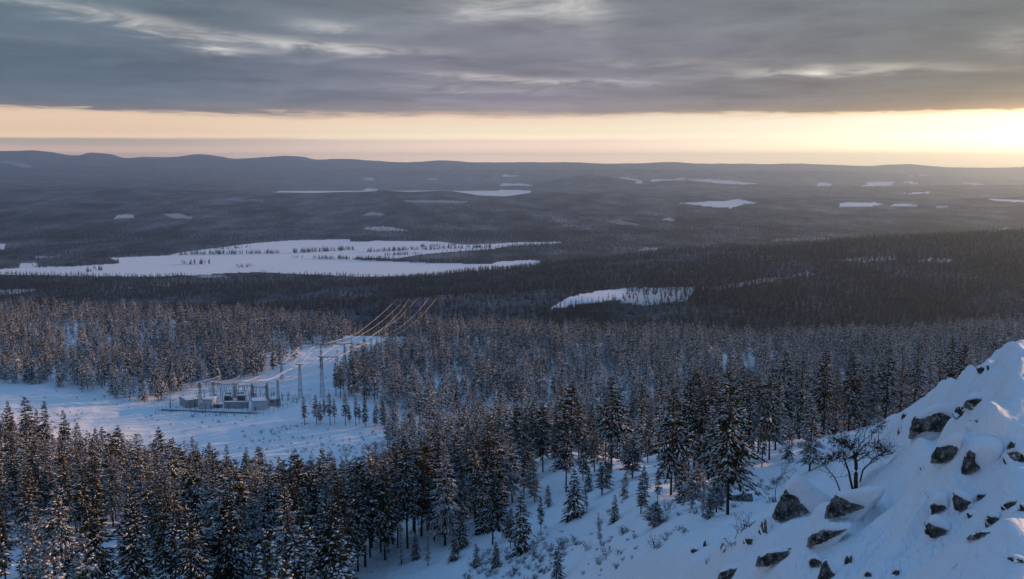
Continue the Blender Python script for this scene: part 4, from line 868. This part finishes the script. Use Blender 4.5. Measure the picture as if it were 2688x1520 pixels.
outlined([(2027, 1358), (2036, 1336), (2050, 1310), (2063, 1285), (2072, 1296), (2090, 1302), (2108, 1322), (2128, 1346), (2100, 1354), (2062, 1363), (2034, 1366)], [(2012, 1372), (2020, 1345), (2040, 1300), (2062, 1262), (2078, 1240), (2094, 1238), (2112, 1250), (2140, 1272), (2165, 1290), (2188, 1304), (2180, 1322), (2140, 1350), (2060, 1376)], 2.4, 'large triangular dark boulder with a peaked snow cap, below the bare tree', 1)
outlined([(2166, 1362), (2172, 1338), (2185, 1318), (2196, 1304), (2212, 1307), (2232, 1318), (2255, 1324), (2270, 1331), (2240, 1343), (2200, 1356)], [(2160, 1372), (2166, 1338), (2180, 1308), (2196, 1288), (2212, 1283), (2240, 1282), (2290, 1276), (2330, 1276), (2325, 1300), (2280, 1330), (2200, 1362)], 2.2, 'pale grey lichened boulder under a long snow back, right of the triangular boulder', 2)
outlined([(2120, 1437), (2124, 1418), (2140, 1402), (2158, 1392), (2185, 1394), (2215, 1390), (2224, 1388), (2200, 1405), (2165, 1420), (2135, 1433)], [(2112, 1440), (2122, 1410), (2140, 1385), (2165, 1373), (2200, 1376), (2240, 1378), (2236, 1395), (2170, 1430)], 1.6, 'speckled grey boulder in the snow straight below the pale lichened boulder', 3)
outlined([(1985, 1487), (1990, 1468), (2010, 1455), (2040, 1449), (2068, 1448), (2072, 1458), (2055, 1472), (2020, 1484)], [(1980, 1492), (1986, 1460), (2010, 1444), (2050, 1438), (2082, 1444), (2078, 1466), (2040, 1484), (2000, 1494)], 1.3, 'dark oval rock slab near the bottom edge, leftmost of the big rocks', 4)
outlined([(2446, 1216), (2450, 1195), (2462, 1178), (2475, 1172), (2498, 1168), (2512, 1172), (2516, 1180), (2505, 1200), (2490, 1214), (2470, 1218)], [(2440, 1222), (2448, 1186), (2464, 1160), (2486, 1142), (2512, 1128), (2535, 1135), (2530, 1170), (2510, 1205), (2480, 1224)], 1.8, 'brown-black boulder with a steep snow flank beneath the broad ledge', 5)
outlined([(2520, 1249), (2528, 1222), (2538, 1195), (2546, 1184), (2560, 1192), (2558, 1210), (2574, 1230), (2560, 1240), (2540, 1244)], [(2514, 1254), (2524, 1215), (2538, 1183), (2556, 1166), (2580, 1160), (2606, 1163), (2630, 1172), (2640, 1186), (2625, 1215), (2590, 1236), (2550, 1250)], 1.8, 'tall boulder under a round snow dome at the right', 6)
outlined([(2390, 1152), (2396, 1120), (2404, 1100), (2430, 1096), (2448, 1086), (2470, 1083), (2490, 1092), (2512, 1102), (2498, 1120), (2480, 1132), (2455, 1134), (2430, 1130), (2405, 1138)], [(2384, 1156), (2390, 1110), (2402, 1085), (2425, 1066), (2455, 1052), (2490, 1050), (2525, 1062), (2530, 1090), (2510, 1120), (2470, 1142), (2420, 1146)], 2.2, 'widest dark rock face under an overhanging snow ledge at the right', 7)
outlined([(1883, 1524), (1890, 1505), (1910, 1496), (1940, 1491), (1948, 1500), (1935, 1516), (1915, 1524)], [(1876, 1530), (1884, 1500), (1908, 1487), (1944, 1482), (1956, 1496), (1942, 1520), (1910, 1532)], 1.2, 'dark rock on the bottom edge left of the oval slab', 8)
outlined([(2501, 1318), (2503, 1300), (2512, 1299), (2528, 1310), (2550, 1319), (2540, 1332), (2522, 1346), (2508, 1338)], [(2494, 1330), (2497, 1300), (2508, 1286), (2530, 1290), (2556, 1306), (2560, 1322), (2540, 1344), (2510, 1350)], 1.1, 'upright rounded grey boulder in the middle of the rock cluster at the right', 9)
outlined([(2431, 1402), (2432, 1385), (2440, 1374), (2455, 1382), (2468, 1384), (2488, 1393), (2478, 1408), (2462, 1416), (2445, 1412)], [(2424, 1414), (2428, 1380), (2440, 1358), (2462, 1354), (2486, 1366), (2498, 1388), (2488, 1410), (2455, 1422)], 1.3, 'chunky dark boulder with a snow pillow at the lower right', 10)
outlined([(2444, 1351), (2444, 1330), (2452, 1321), (2462, 1328), (2474, 1325), (2486, 1334), (2470, 1342)], [(2438, 1356), (2440, 1326), (2450, 1306), (2470, 1298), (2490, 1304), (2494, 1330), (2472, 1350)], 1.2, 'grey boulder left of the upright rounded one, with snow sloping off its back', 11)
outlined([(2540, 1416), (2552, 1406), (2572, 1398), (2603, 1396), (2592, 1408), (2568, 1416)], [(2532, 1422), (2544, 1400), (2572, 1388), (2610, 1386), (2612, 1404), (2580, 1420)], 1.0, 'thin dark slab peeping from smooth snow at the lower right', 12)
outlined([(2148, 1522), (2152, 1500), (2160, 1478), (2170, 1472), (2176, 1488), (2182, 1500), (2194, 1510), (2180, 1526)], [(2140, 1530), (2148, 1490), (2160, 1464), (2174, 1460), (2188, 1480), (2204, 1508), (2190, 1532)], 1.0, 'upright dark pointed rock cut by the bottom edge', 13)

# ------------------------------------------------------------------ the bare rowan among the rocks
def bare_stem(px, base_y, name, label, r0, nb, seed, leafy=()):
    r = np.random.default_rng(seed); e0 = hit(*px[0])
    y0 = base_y or e0[1]; B0 = pt(px[0][0], px[0][1], y0); e = empty(name, tuple(B0))
    pts = np.array([pt(a, v_, y0 + 1.2 * math.sin(i * 1.3 + seed)) for i, (a, v_) in enumerate(px)]) - B0
    pts[0, 2] -= .4
    t = np.linspace(0, 1, len(pts)); tt = np.linspace(0, 1, 24); C = np.stack([pchip(t, pts[:, k], tt) for k in range(3)], 1)
    mb = MB(); mb.tube(C, r0 * (1 - .85 * tt), 7); obj('trunk', mb.mesh('trunk', [M_bark], True), e)
    tw = MB()
    def twig(o, d, L, rr, dep):
        n = 5; P = [o]; dd = d
        for k in range(n):
            dd = unit(dd + r.normal(0, .20, 3) + np.array([0, 0, .05])); P.append(P[-1] + dd * L / n)
        tw.tube(P, np.linspace(rr, rr * .3, n + 1), 4, 0, False)
        for k in range(1, n + 1):
            if r.random() < .03: q = P[k]; w = .02 + rr; a = unit(P[k] - P[k - 1]) * .16; sd = unit(np.cross(a, [0, 0, 1])) * w; tw.add([q - a + [0, 0, rr + .01], q + sd + [0, 0, rr], q + a + [0, 0, rr + .01], q - sd + [0, 0, rr], q + [0, 0, rr + .045]], [(0, 1, 4), (1, 2, 4), (2, 3, 4), (3, 0, 4)], None, 1)
            if dep < 3 and r.random() < .85: twig(P[k], unit(dd + r.normal(0, .75, 3)), L * r.uniform(.35, .62), rr * .55, dep + 1)
    for k in range(nb):
        q = int(r.integers(6, 24)); d = unit(C[min(q + 1, 23)] - C[q - 1]); side = r.normal(0, 1, 3); side[2] = side[2] * .4 + .2; side[1] *= .6
        twig(C[q], unit(d * .5 + unit(side)), r.uniform(.7, 1.6) * (1.25 - q / 30), r0 * .46 * (1 - q / 34), 1)
    obj('twigs', tw.mesh('twigs', [M_bark, M_tsnow]), e)
    if leafy:
        lf = MB()
        for (a, v_, w_) in leafy:
            c = pt(a, v_, y0) - B0
            for k in range(90):
                q = c + r.normal(0, 1, 3) * np.array([.34, .25, .13]) * w_; s1 = r.normal(0, .05, 3); s2 = r.normal(0, .05, 3)
                lf.add([q, q + s1, q + s1 + s2, q + s2], None, [(0, 1, 2, 3)])
        obj('withered_leaves', lf.mesh('withered_leaves', [M_leaf]), e)
    return tag(e, label, 'tree', 'bare stems by the boulders')
YB = float(hit(2248, 1281)[1])
bare_stem([(2248, 1284), (2247, 1245), (2246, 1208), (2240, 1185), (2228, 1170), (2212, 1162), (2188, 1152)], YB, 'bare_tree', 'dark leafless tree with spreading twigs behind the boulders, its thickest stem', .12, 22, 3, [(2192, 1156, 1.0), (2215, 1164, .8), (2228, 1168, .6)])
bare_stem([(2243, 1284), (2230, 1247), (2221, 1218), (2215, 1200), (2211, 1180), (2200, 1196)], YB + .2, 'bare_tree', 'second slimmer leafless stem leaning left from the thickest bare stem', .07, 14, 4, [(2190, 1199, .8), (2178, 1203, .6)])
bare_stem([(2252, 1280), (2268, 1230), (2286, 1212), (2300, 1200), (2316, 1190), (2336, 1186)], YB + .3, 'bare_tree', 'leafless stem arching right from the bare tree towards the ledge', .05, 18, 6, [(2310, 1168, .9), (2322, 1182, .7)])
bare_stem([(2212, 1288), (2193, 1258), (2178, 1238), (2159, 1213), (2150, 1206)], YB - 1, 'sapling', 'thin bare sapling leaning left beside the bare tree', .04, 11, 8, [(2156, 1209, .8)])
bare_stem([(2306, 1160), (2306, 1130), (2306, 1112)], 80, 'sapling', 'thin upright sapling with dark tufts under the snowy knoll right of the bare tree', .04, 12, 9, [(2310, 1122, .9), (2296, 1132, .8), (2318, 1108, .6), (2300, 1168, .9)])
bare_stem([(2040, 1330), (2036, 1285), (2052, 1240), (2062, 1225)], 72, 'sapling', 'twiggy bare bush left of the triangular boulder', .035, 13, 12)

# ------------------------------------------------------------------ power line and substation
def lattice(mb, b, top, w0, w1, nb, r, m=0):
    b, top = np.asarray(b, float), np.asarray(top, float); ax = unit(top - b)
    A = unit(np.cross(ax, [0.2, 1, 0.1])); B = np.cross(ax, A)
    f = (np.arange(nb + 1) / nb) ** .85
    ring = [[b + (top - b) * t + (A * i + B * j) * (w0 + (w1 - w0) * t) / 2 for i, j in ((-1, -1), (1, -1), (1, 1), (-1, 1))] for t in f]
    for j in range(4):
        mb.tube([q[j] for q in ring], r, 4, m)
        for k in range(nb):
            a, c = ring[k], ring[k + 1]; j2 = (j + 1) % 4
            mb.tube([a[j], c[j2]], r * .55, 3, m, False); mb.tube([a[j2], c[j]], r * .55, 3, m, False); mb.tube([c[j], c[j2]], r * .5, 3, m, False)
def string(e, a, b):
    """one insulator string"""
    mb = MB(); a, b = np.asarray(a), np.asarray(b); n = 9
    P = [a + (b - a) * t for t in np.linspace(0, 1, 2 * n + 1)]
    mb.tube(P, [.07 if i % 2 else .16 for i in range(2 * n + 1)], 6); obj('insulator', mb.mesh('insulator', [M_porc]), e)
def pylon(label, y, legs, armv, x0, x1, w=2.6, r=.10, thick=.9, hang=()):
    xb = np.mean(legs); base = pt(xb, 950, y); gz = float(ground(base[0], y)); B0 = np.array([base[0], y, gz]); e = empty('power_pylon', tuple(B0))
    zt = tanv(armv) * y
    for lx in legs:
        x = float(s_of(lx, 950) * y); g = float(ground(x, y)) - .5; mb = MB(); lattice(mb, np.array([x, y, g]) - B0, np.array([x, y, zt]) - B0, w, w * .42, 8, r); obj('lattice_mast', mb.mesh('lattice_mast', [M_steel]), e)
    mb = MB(); lattice(mb, pt(x0, armv, y) - B0, pt(x1, armv, y) - B0, thick, thick, max(4, int((x1 - x0) / 9)), r * .7); obj('crossarm', mb.mesh('crossarm', [M_steel]), e)
    for hx_ in hang: q = pt(hx_, armv, y) - B0; string(e, q - [0, 0, thick * .5], q - [0, 0, thick * .5 + 2.2])
    return tag(e, label, 'pylon', 'lattice power pylons along the cleared corridor')
pylon('portal pylon with a long level crossarm in front of the left forest edge', 655, (843, 905), 903, 787, 950, 1.5, .07, .45, (790, 828, 870, 905, 945))
pylon('tall lattice pylon on the clearing just behind the row of slim pines', 573, (844,), 937, 834, 888, 2.1, .075, .45, (839, 860, 885))
pylon('slim lattice mast between the fenced yard and the tall lattice pylon', 572, (786,), 957, 776, 796, 2.0, .07, .45, (786,))
pylon('short lattice mast at the edge of the left forest behind the fenced yard', 618, (738,), 955, 730, 750, 1.9, .07, .45, (741,))
pylon('left portal pylon rising beyond the crest of the corridor', 765, (1027, 1072), 780, 1043, 1100, 3.0, .16, 1.1, (1045, 1075, 1095))
pylon('right portal pylon rising beyond the crest of the corridor', 805, (1112, 1142), 780, 1104, 1150, 3.0, .16, 1.1, (1110, 1125, 1146))
WIRES = [
    [(1045, 783, 765), (985, 838, 730), (925, 880, 692), (870, 898, 664), (828, 905, 655), (808, 906, 654), (791, 907, 653), (768, 930, 640), (751, 946, 630), (741, 956, 619), (700, 980, 600), (660, 996, 582), (620, 1003, 572), (575, 1004, 566), (553, 1001, 562)],
    [(1052, 798, 770), (1000, 845, 732), (940, 884, 696), (905, 900, 668), (868, 906, 655), (826, 910, 650), (800, 930, 636), (777, 946, 622), (745, 975, 600), (706, 995, 581), (680, 999, 573), (640, 1003, 568), (600, 1010, 566)],
    [(1075, 783, 765), (1040, 830, 742), (1000, 865, 716), (950, 897, 677), (905, 906, 655), (862, 912, 650), (820, 924, 638), (786, 957, 612), (760, 970, 598), (725, 990, 586), (706, 997, 578), (660, 1006, 570), (630, 1012, 566), (575, 1012, 563)],
    [(1096, 783, 785), (1050, 832, 758), (1000, 868, 722), (950, 898, 682), (925, 905, 660), (875, 910, 645), (839, 938, 600), (784, 974, 588), (734, 999, 577), (700, 1003, 572), (660, 1009, 568), (640, 1014, 565), (590, 1013, 562), (540, 1017, 560)],
    [(1125, 783, 805), (1090, 825, 777), (1040, 865, 737), (985, 893, 692), (945, 906, 655), (900, 924, 632), (856, 943, 598), (786, 987, 585), (734, 1001, 576), (690, 1001, 570), (655, 1004, 566), (600, 1000, 562), (560, 1003, 560), (530, 1009, 558), (500, 1011, 557), (480, 1009, 556)],
    [(1146, 783, 805), (1105, 830, 782), (1050, 873, 742), (1000, 897, 702), (958, 906, 665), (930, 915, 640), (882, 939, 606), (845, 966, 596), (784, 992, 585), (734, 1002, 576), (703, 1010, 570), (670, 1005, 566), (620, 1001, 562), (580, 1000, 560), (531, 1000, 558), (505, 1007, 556), (470, 1010, 555)],
    [(1110, 783, 805), (1160, 783, 920), (1220, 779, 1080), (1290, 763, 1300)], [(1125, 785, 805), (1180, 785, 950), (1240, 780, 1120), (1310, 762, 1340)], [(1148, 783, 805), (1200, 786, 960), (1270, 779, 1160), (1345, 757, 1420)],
    [(580, 987, 570), (555, 994, 566), (531, 1000, 562), (505, 1007, 558), (480, 1009, 556)], [(629, 986, 572), (614, 995, 569), (595, 999, 566), (565, 1001, 563), (535, 1009, 560), (540, 1022, 557)],
    [(510, 1026, 566), (495, 1030, 563), (478, 1035, 560)], [(955, 904, 665), (1000, 893, 690), (920, 920, 640)][:2] + [(1010, 888, 700)]]
WL = ['topmost left conductor swooping from the far left portal to the yard', 'second conductor from the left between far portal and yard', 'third conductor from the left between far portal and yard', 'fourth conductor passing the arm of the tall lattice pylon',
      'fifth conductor crossing behind the tall lattice pylon', 'lowest right conductor sagging past the tall lattice pylon to the yard', 'upper faint wire running right from the far right portal', 'middle faint wire running right from the far right portal', 'lower faint wire running right from the far right portal',
      'short glowing wire over the left end of the fenced yard', 'short curved wire over the middle of the fenced yard', 'short low wire at the left corner of the fenced yard', 'short wire stub at the right end of the long crossarm']
for L_, lb in zip(WIRES, WL):
    P = np.array([pt(*q) for q in L_]); t = np.arange(len(P), dtype=float)
    tt = np.linspace(0, len(P) - 1, 14 * len(P)); C = np.stack([pchip(t, P[:, k], tt) for k in range(3)], 1)
    for _ in range(2): C[1:-1] = C[:-2] * .25 + C[1:-1] * .5 + C[2:] * .25
    mb = MB(); mb.tube(C - P[0], (.05 if 'faint' in lb else 1) * (.078 + .10 * (1 - smooth(600, 735, C[:, 1])) if 'faint' not in lb else .9), 5)
    tag(obj('power_line', mb.mesh('power_line', [M_steel if 'faint' in lb else M_wire], True), None, P[0]), lb, 'wire', 'conductors of the power line')

def house(px, vb, wpx, hpx, dep, yaw, m, label, door=None, window=None, name='control_building'):
    P = hit(px, vb, 400); k = P[1] / FPX; w, h = wpx * k, hpx * k * .88; c, s_ = math.cos(yaw), math.sin(yaw)
    e = empty(name, tuple(P), yaw); yc = dep / 2
    mb = MB(); mb.box((0, yc, h / 2 - .6), (w, dep, h + 1.2)); obj('wall', mb.mesh('wall', [m]), e)
    mb = MB(); mb.box((0, yc, h + .10), (w + .5, dep + .5, .2)); obj('roof', mb.mesh('roof', [M_machine]), e)
    V, F = ICO[4]; q = np.sign(V) * np.abs(V) ** .28; Vs = q * [(w + .3) / 2, (dep + .3) / 2, .28] + [0, yc, h + .36]; Vs[:, 2] += .10 * fbm(Vs[:, 0] / 2, Vs[:, 1] / 2, int(px), 2)
    obj('roof_snow', fast_mesh('roof_snow', Vs, [F], [M_snow]), e)
    for nm, spec, mm in (('door', door, M_machine), ('window', window, M_dark)):
        if spec: a, z0, ww, hh_ = spec; mb = MB(); mb.box((a * w, -.02, z0 + hh_ / 2), (ww, .10, hh_)); obj(nm, mb.mesh(nm, [mm]), e)
    return tag(e, label, 'building', 'buildings and walls inside the fenced yard')
house(505, 1071, 33, 24, 12, .62, M_wallg, 'grey-green building at the left end of the fenced yard', (.2, 0, 1.1, 2.2))
house(545, 1075, 27, 28, 7, -.08, M_wall, 'tall narrow white building left of the long wall in the yard', (.38, 0, 1.0, 2.2))
house(620, 1073, 66, 19, 1.2, .0, M_wallg, 'long low concrete wall in the middle of the fenced yard', None, None, 'blast_wall')
house(682, 1078, 38, 27, 9, .30, M_wall, 'large white building with snowy roof at the right front of the yard', (-.3, 0, 1.1, 2.2))
house(722, 1067, 24, 20, 8, .35, M_wallg, 'grey building with a dark opening behind the right lattice gantry', None, (-.3, 2.2, 1.2, 1.0))
house(574, 1072, 20, 10, 3, .1, M_machine, 'low snow-topped kiosk beside the narrow white building', None, (-.1, .2, 1.6, 1.2), 'kiosk')
def transformer(px, vb, sc_, label):
    P = hit(px, vb, 400); e = empty('transformer', tuple(P), random.uniform(-.2, .2), sc_)
    mb = MB(); mb.box((0, 0, 1.6), (4.6, 2.4, 3.0)); mb.box((0, 0, .0), (5.2, 2.8, .5)); obj('tank', mb.mesh('tank', [M_machine]), e)
    for s_ in (-1, 1):
        mb = MB()
        for k in range(9): mb.box((-1.9 + k * .47, s_ * 1.75, 1.7), (.10, 1.0, 2.2))
        mb.box((0, s_ * 1.75, 2.9), (4.2, .2, .2)); mb.box((0, s_ * 1.75, .55), (4.2, .2, .2)); obj('radiator', mb.mesh('radiator', [M_machine]), e)
    mb = MB(); mb.tube([(-1.6, .9, 4.3), (1.6, .9, 4.3)], .45, 12); mb.box((-1.2, .9, 3.6), (.15, .15, 1.1)); mb.box((1.2, .9, 3.6), (.15, .15, 1.1)); obj('conservator', mb.mesh('conservator', [M_machine]), e)
    for k in range(3): string(e, (-1.4 + 1.4 * k, -.4, 3.0), (-1.5 + 1.5 * k, -.8, 5.0))
    mb = MB(); mb.box((0, 0, 3.2), (4.4, 2.2, .22)); obj('snow_layer', mb.mesh('snow_layer', [M_snow]), e)
    tag(e, label, 'transformer', 'transformers in the fenced yard')
transformer(600, 1052, .95, 'grey transformer behind the left half of the long wall'); transformer(634, 1052, 1.0, 'large grey transformer behind the right half of the long wall'); transformer(668, 1050, .75, 'small transformer behind the large white building')
def gantry(legs, vb, vt, label):
    P = hit(np.mean(legs), vb, 400); y = P[1]; e = empty('gantry', tuple(P)); zt = tanv(vt) * y
    for lx in legs:
        x = float(s_of(lx, vb) * y); mb = MB(); lattice(mb, np.array([x, y, P[2] - .5]) - P, np.array([x, y, zt]) - P, 1.5, .8, 6, .075); obj('lattice_mast', mb.mesh('lattice_mast', [M_steel]), e)
    if len(legs) > 1:
        mb = MB(); lattice(mb, np.array([float(s_of(legs[0], vb) * y), y, zt - 1.2]) - P, np.array([float(s_of(legs[-1], vb) * y), y, zt - 1.2]) - P, .6, .6, 9, .035); obj('crossbeam', mb.mesh('crossbeam', [M_steel]), e)
        for t in (.25, .5, .75):
            q = np.array([float(s_of(legs[0] + (legs[-1] - legs[0]) * t, vb) * y), y, zt - 1.5]) - P; string(e, q, q - [0, .3, 1.5])
    tag(e, label, 'gantry', 'steel gantries of the fenced yard')
gantry([527], 1075, 1006, 'dark lattice gantry mast in front at the left of the yard'); gantry([703], 1073, 1006, 'dark lattice gantry mast beside the large white building'); gantry([731], 1070, 998, 'right-hand lattice gantry mast at the end of the yard')
gantry([560, 615], 1046, 1004, 'gantry with a crossbeam behind the narrow white building'); gantry([615 + 4, 662], 1044, 1007, 'gantry with a crossbeam behind the long wall'); gantry([664, 700], 1050, 1012, 'gantry with a crossbeam behind the large white building')
for i, (px, vb, vt) in enumerate([(490, 1056, 1036), (519, 1054, 1031), (537, 1049, 1022), (552, 1052, 1012), (566, 1050, 1026), (584, 1054, 1022), (593, 1050, 1010), (606, 1049, 1022), (646, 1046, 1012), (650, 1079, 1052), (655, 1050, 1026), (692, 1047, 1032), (716, 1052, 1030), (742, 1052, 1030), (755, 1052, 1028), (759, 1052, 1028), (479, 1062, 1035), (500, 1079, 1050), (512, 1078, 1046), (540, 1080, 1058), (571, 1078, 1052), (580, 1046, 1006), (600, 1078, 1056), (625, 1046, 1008), (636, 1079, 1058), (640, 1046, 1010), (672, 1048, 1012), (684, 1046, 1014), (712, 1066, 1018), (720, 1060, 1016), (736, 1066, 1040), (770, 1056, 1038), (780, 1058, 1042)]):
    P = hit(px, vb, 400); h = float((tanv(vt) * P[1]) - P[2]); e = empty('busbar_post', tuple(P))
    mb = MB(); mb.tube([(0, 0, -.3), (0, 0, h * .62)], .16, 6); mb.box((0, 0, h * .62), (1.5, .3, .14)); obj('post', mb.mesh('post', [M_steel]), e)
    for s_ in (-.55, .55): string(e, (s_, 0, h * .63), (s_, 0, h))
    tag(e, f'busbar post with two insulators, yard, {px / 26.88:.1f} percent across, {vt / 15.2:.1f} percent down', 'post', 'busbar posts of the fenced yard')
for i, (a, b_, v0, v1, y0, y1) in enumerate([(519, 552, 1022, 1013, 572, 580), (537, 593, 1022, 1011, 580, 585), (566, 606, 1027, 1022, 580, 580), (584, 655, 1022, 1026, 575, 580), (646, 692, 1013, 1032, 585, 590), (490, 527, 1036, 1030, 572, 568), (692, 742, 1032, 1030, 590, 585), (606, 700, 1016, 1014, 580, 576)]):
    A_, B_ = pt(a, v0, y0), pt(b_, v1, y1); mb = MB(); t = np.linspace(0, 1, 12)[:, None]; C_ = (B_ - A_) * t - np.array([0, 0, 1.]) * (4 * t * (1 - t)) * .5; mb.tube(C_, .09, 5)
    tag(obj('busbar', mb.mesh('busbar', [M_wire], True), None, A_), f'busbar tube over the yard from {a / 26.88:.1f} to {b_ / 26.88:.1f} percent across', 'busbar', 'busbars over the fenced yard')
P = hit(448, 1072, 400); e = empty('lamp_post', tuple(P)); h = float(tanv(1019) * P[1] - P[2])
mb = MB(); mb.tube([(0, 0, -.3), (0, 0, h * .45)], .22, 8); mb.tube([(0, 0, h * .45), (0, 0, h)], .10, 6); obj('pole', mb.mesh('pole', [M_steel], True), e)
mb = MB(); mb.box((.4, 0, h), (1.2, .35, .22)); obj('lamp_head', mb.mesh('lamp_head', [M_steel]), e); tag(e, 'thin lamp post standing alone left of the grey-green building', 'lamp')
# fence round the yard
FC = [(408, 1088), (692, 1093), (814, 1050), (480, 1050)]
e = empty('yard_fence', tuple(hit(560, 1091, 400))); O = np.array(e.location)
rail, net = MB(), MB()
for (a, b_) in zip(FC, FC[1:] + FC[:1]):
    A, B = hit(*a, 400), hit(*b_, 400); n = max(2, int(np.linalg.norm(B - A) / 4.2)); tops = []
    for k in range(n):
        q = A + (B - A) * k / n; q[2] = float(ground(q[0], q[1])); mb = MB(); mb.tube([q - O - [0, 0, .4], q - O + [0, 0, 2.9]], .07, 5); obj('fence_post', mb.mesh('fence_post', [M_steel]), e)
        tops.append(q - O)
    q = B.copy(); q[2] = float(ground(q[0], q[1])); tops.append(q - O)
    rail.tube(np.array(tops) + [0, 0, 2.85], .05, 4)
    for zz in np.arange(.3, 2.8, .5): net.tube(np.array(tops) + [0, 0, zz], .012, 3, 0, False)
obj('top_rail', rail.mesh('top_rail', [M_steel]), e); obj('wire_mesh', net.mesh('wire_mesh', [M_steel]), e)
tag(e, 'steel mesh fence with thin posts around the substation yard', 'fence')
# concrete kerb of the yard slab
K = [hit(424, 1078, 400), hit(690, 1085, 400)]; mb = MB(); d = K[1] - K[0]; mb.box(tuple((K[0] + K[1]) / 2 + [0, 0, .15]), (np.linalg.norm(d), .5, .7), 0, math.atan2(d[1], d[0]))
tag(obj('kerb', mb.mesh('kerb', [M_machine])), 'dark concrete kerb along the front of the substation yard', None, None, 'structure')

# ------------------------------------------------------------------ haze: one even body of air round everything
hb = MB(); hb.box((0, 14000, -11), (64000, 35000, 690))
M_haze = bpy.data.materials.new('haze'); M_haze.use_nodes = True; nt = M_haze.node_tree; nt.nodes.clear()
pv = nt.nodes.new('ShaderNodeVolumePrincipled'); pv.inputs['Color'].default_value = (.58, .77, 1.0, 1); pv.inputs['Density'].default_value = 5.9e-5; pv.inputs['Anisotropy'].default_value = .74
mo = nt.nodes.new('ShaderNodeOutputMaterial'); nt.links.new(pv.outputs[0], mo.inputs['Volume'])
tag(obj('haze', hb.mesh('haze', [M_haze])), 'thin haze paling the distant hills', None, None, 'stuff')
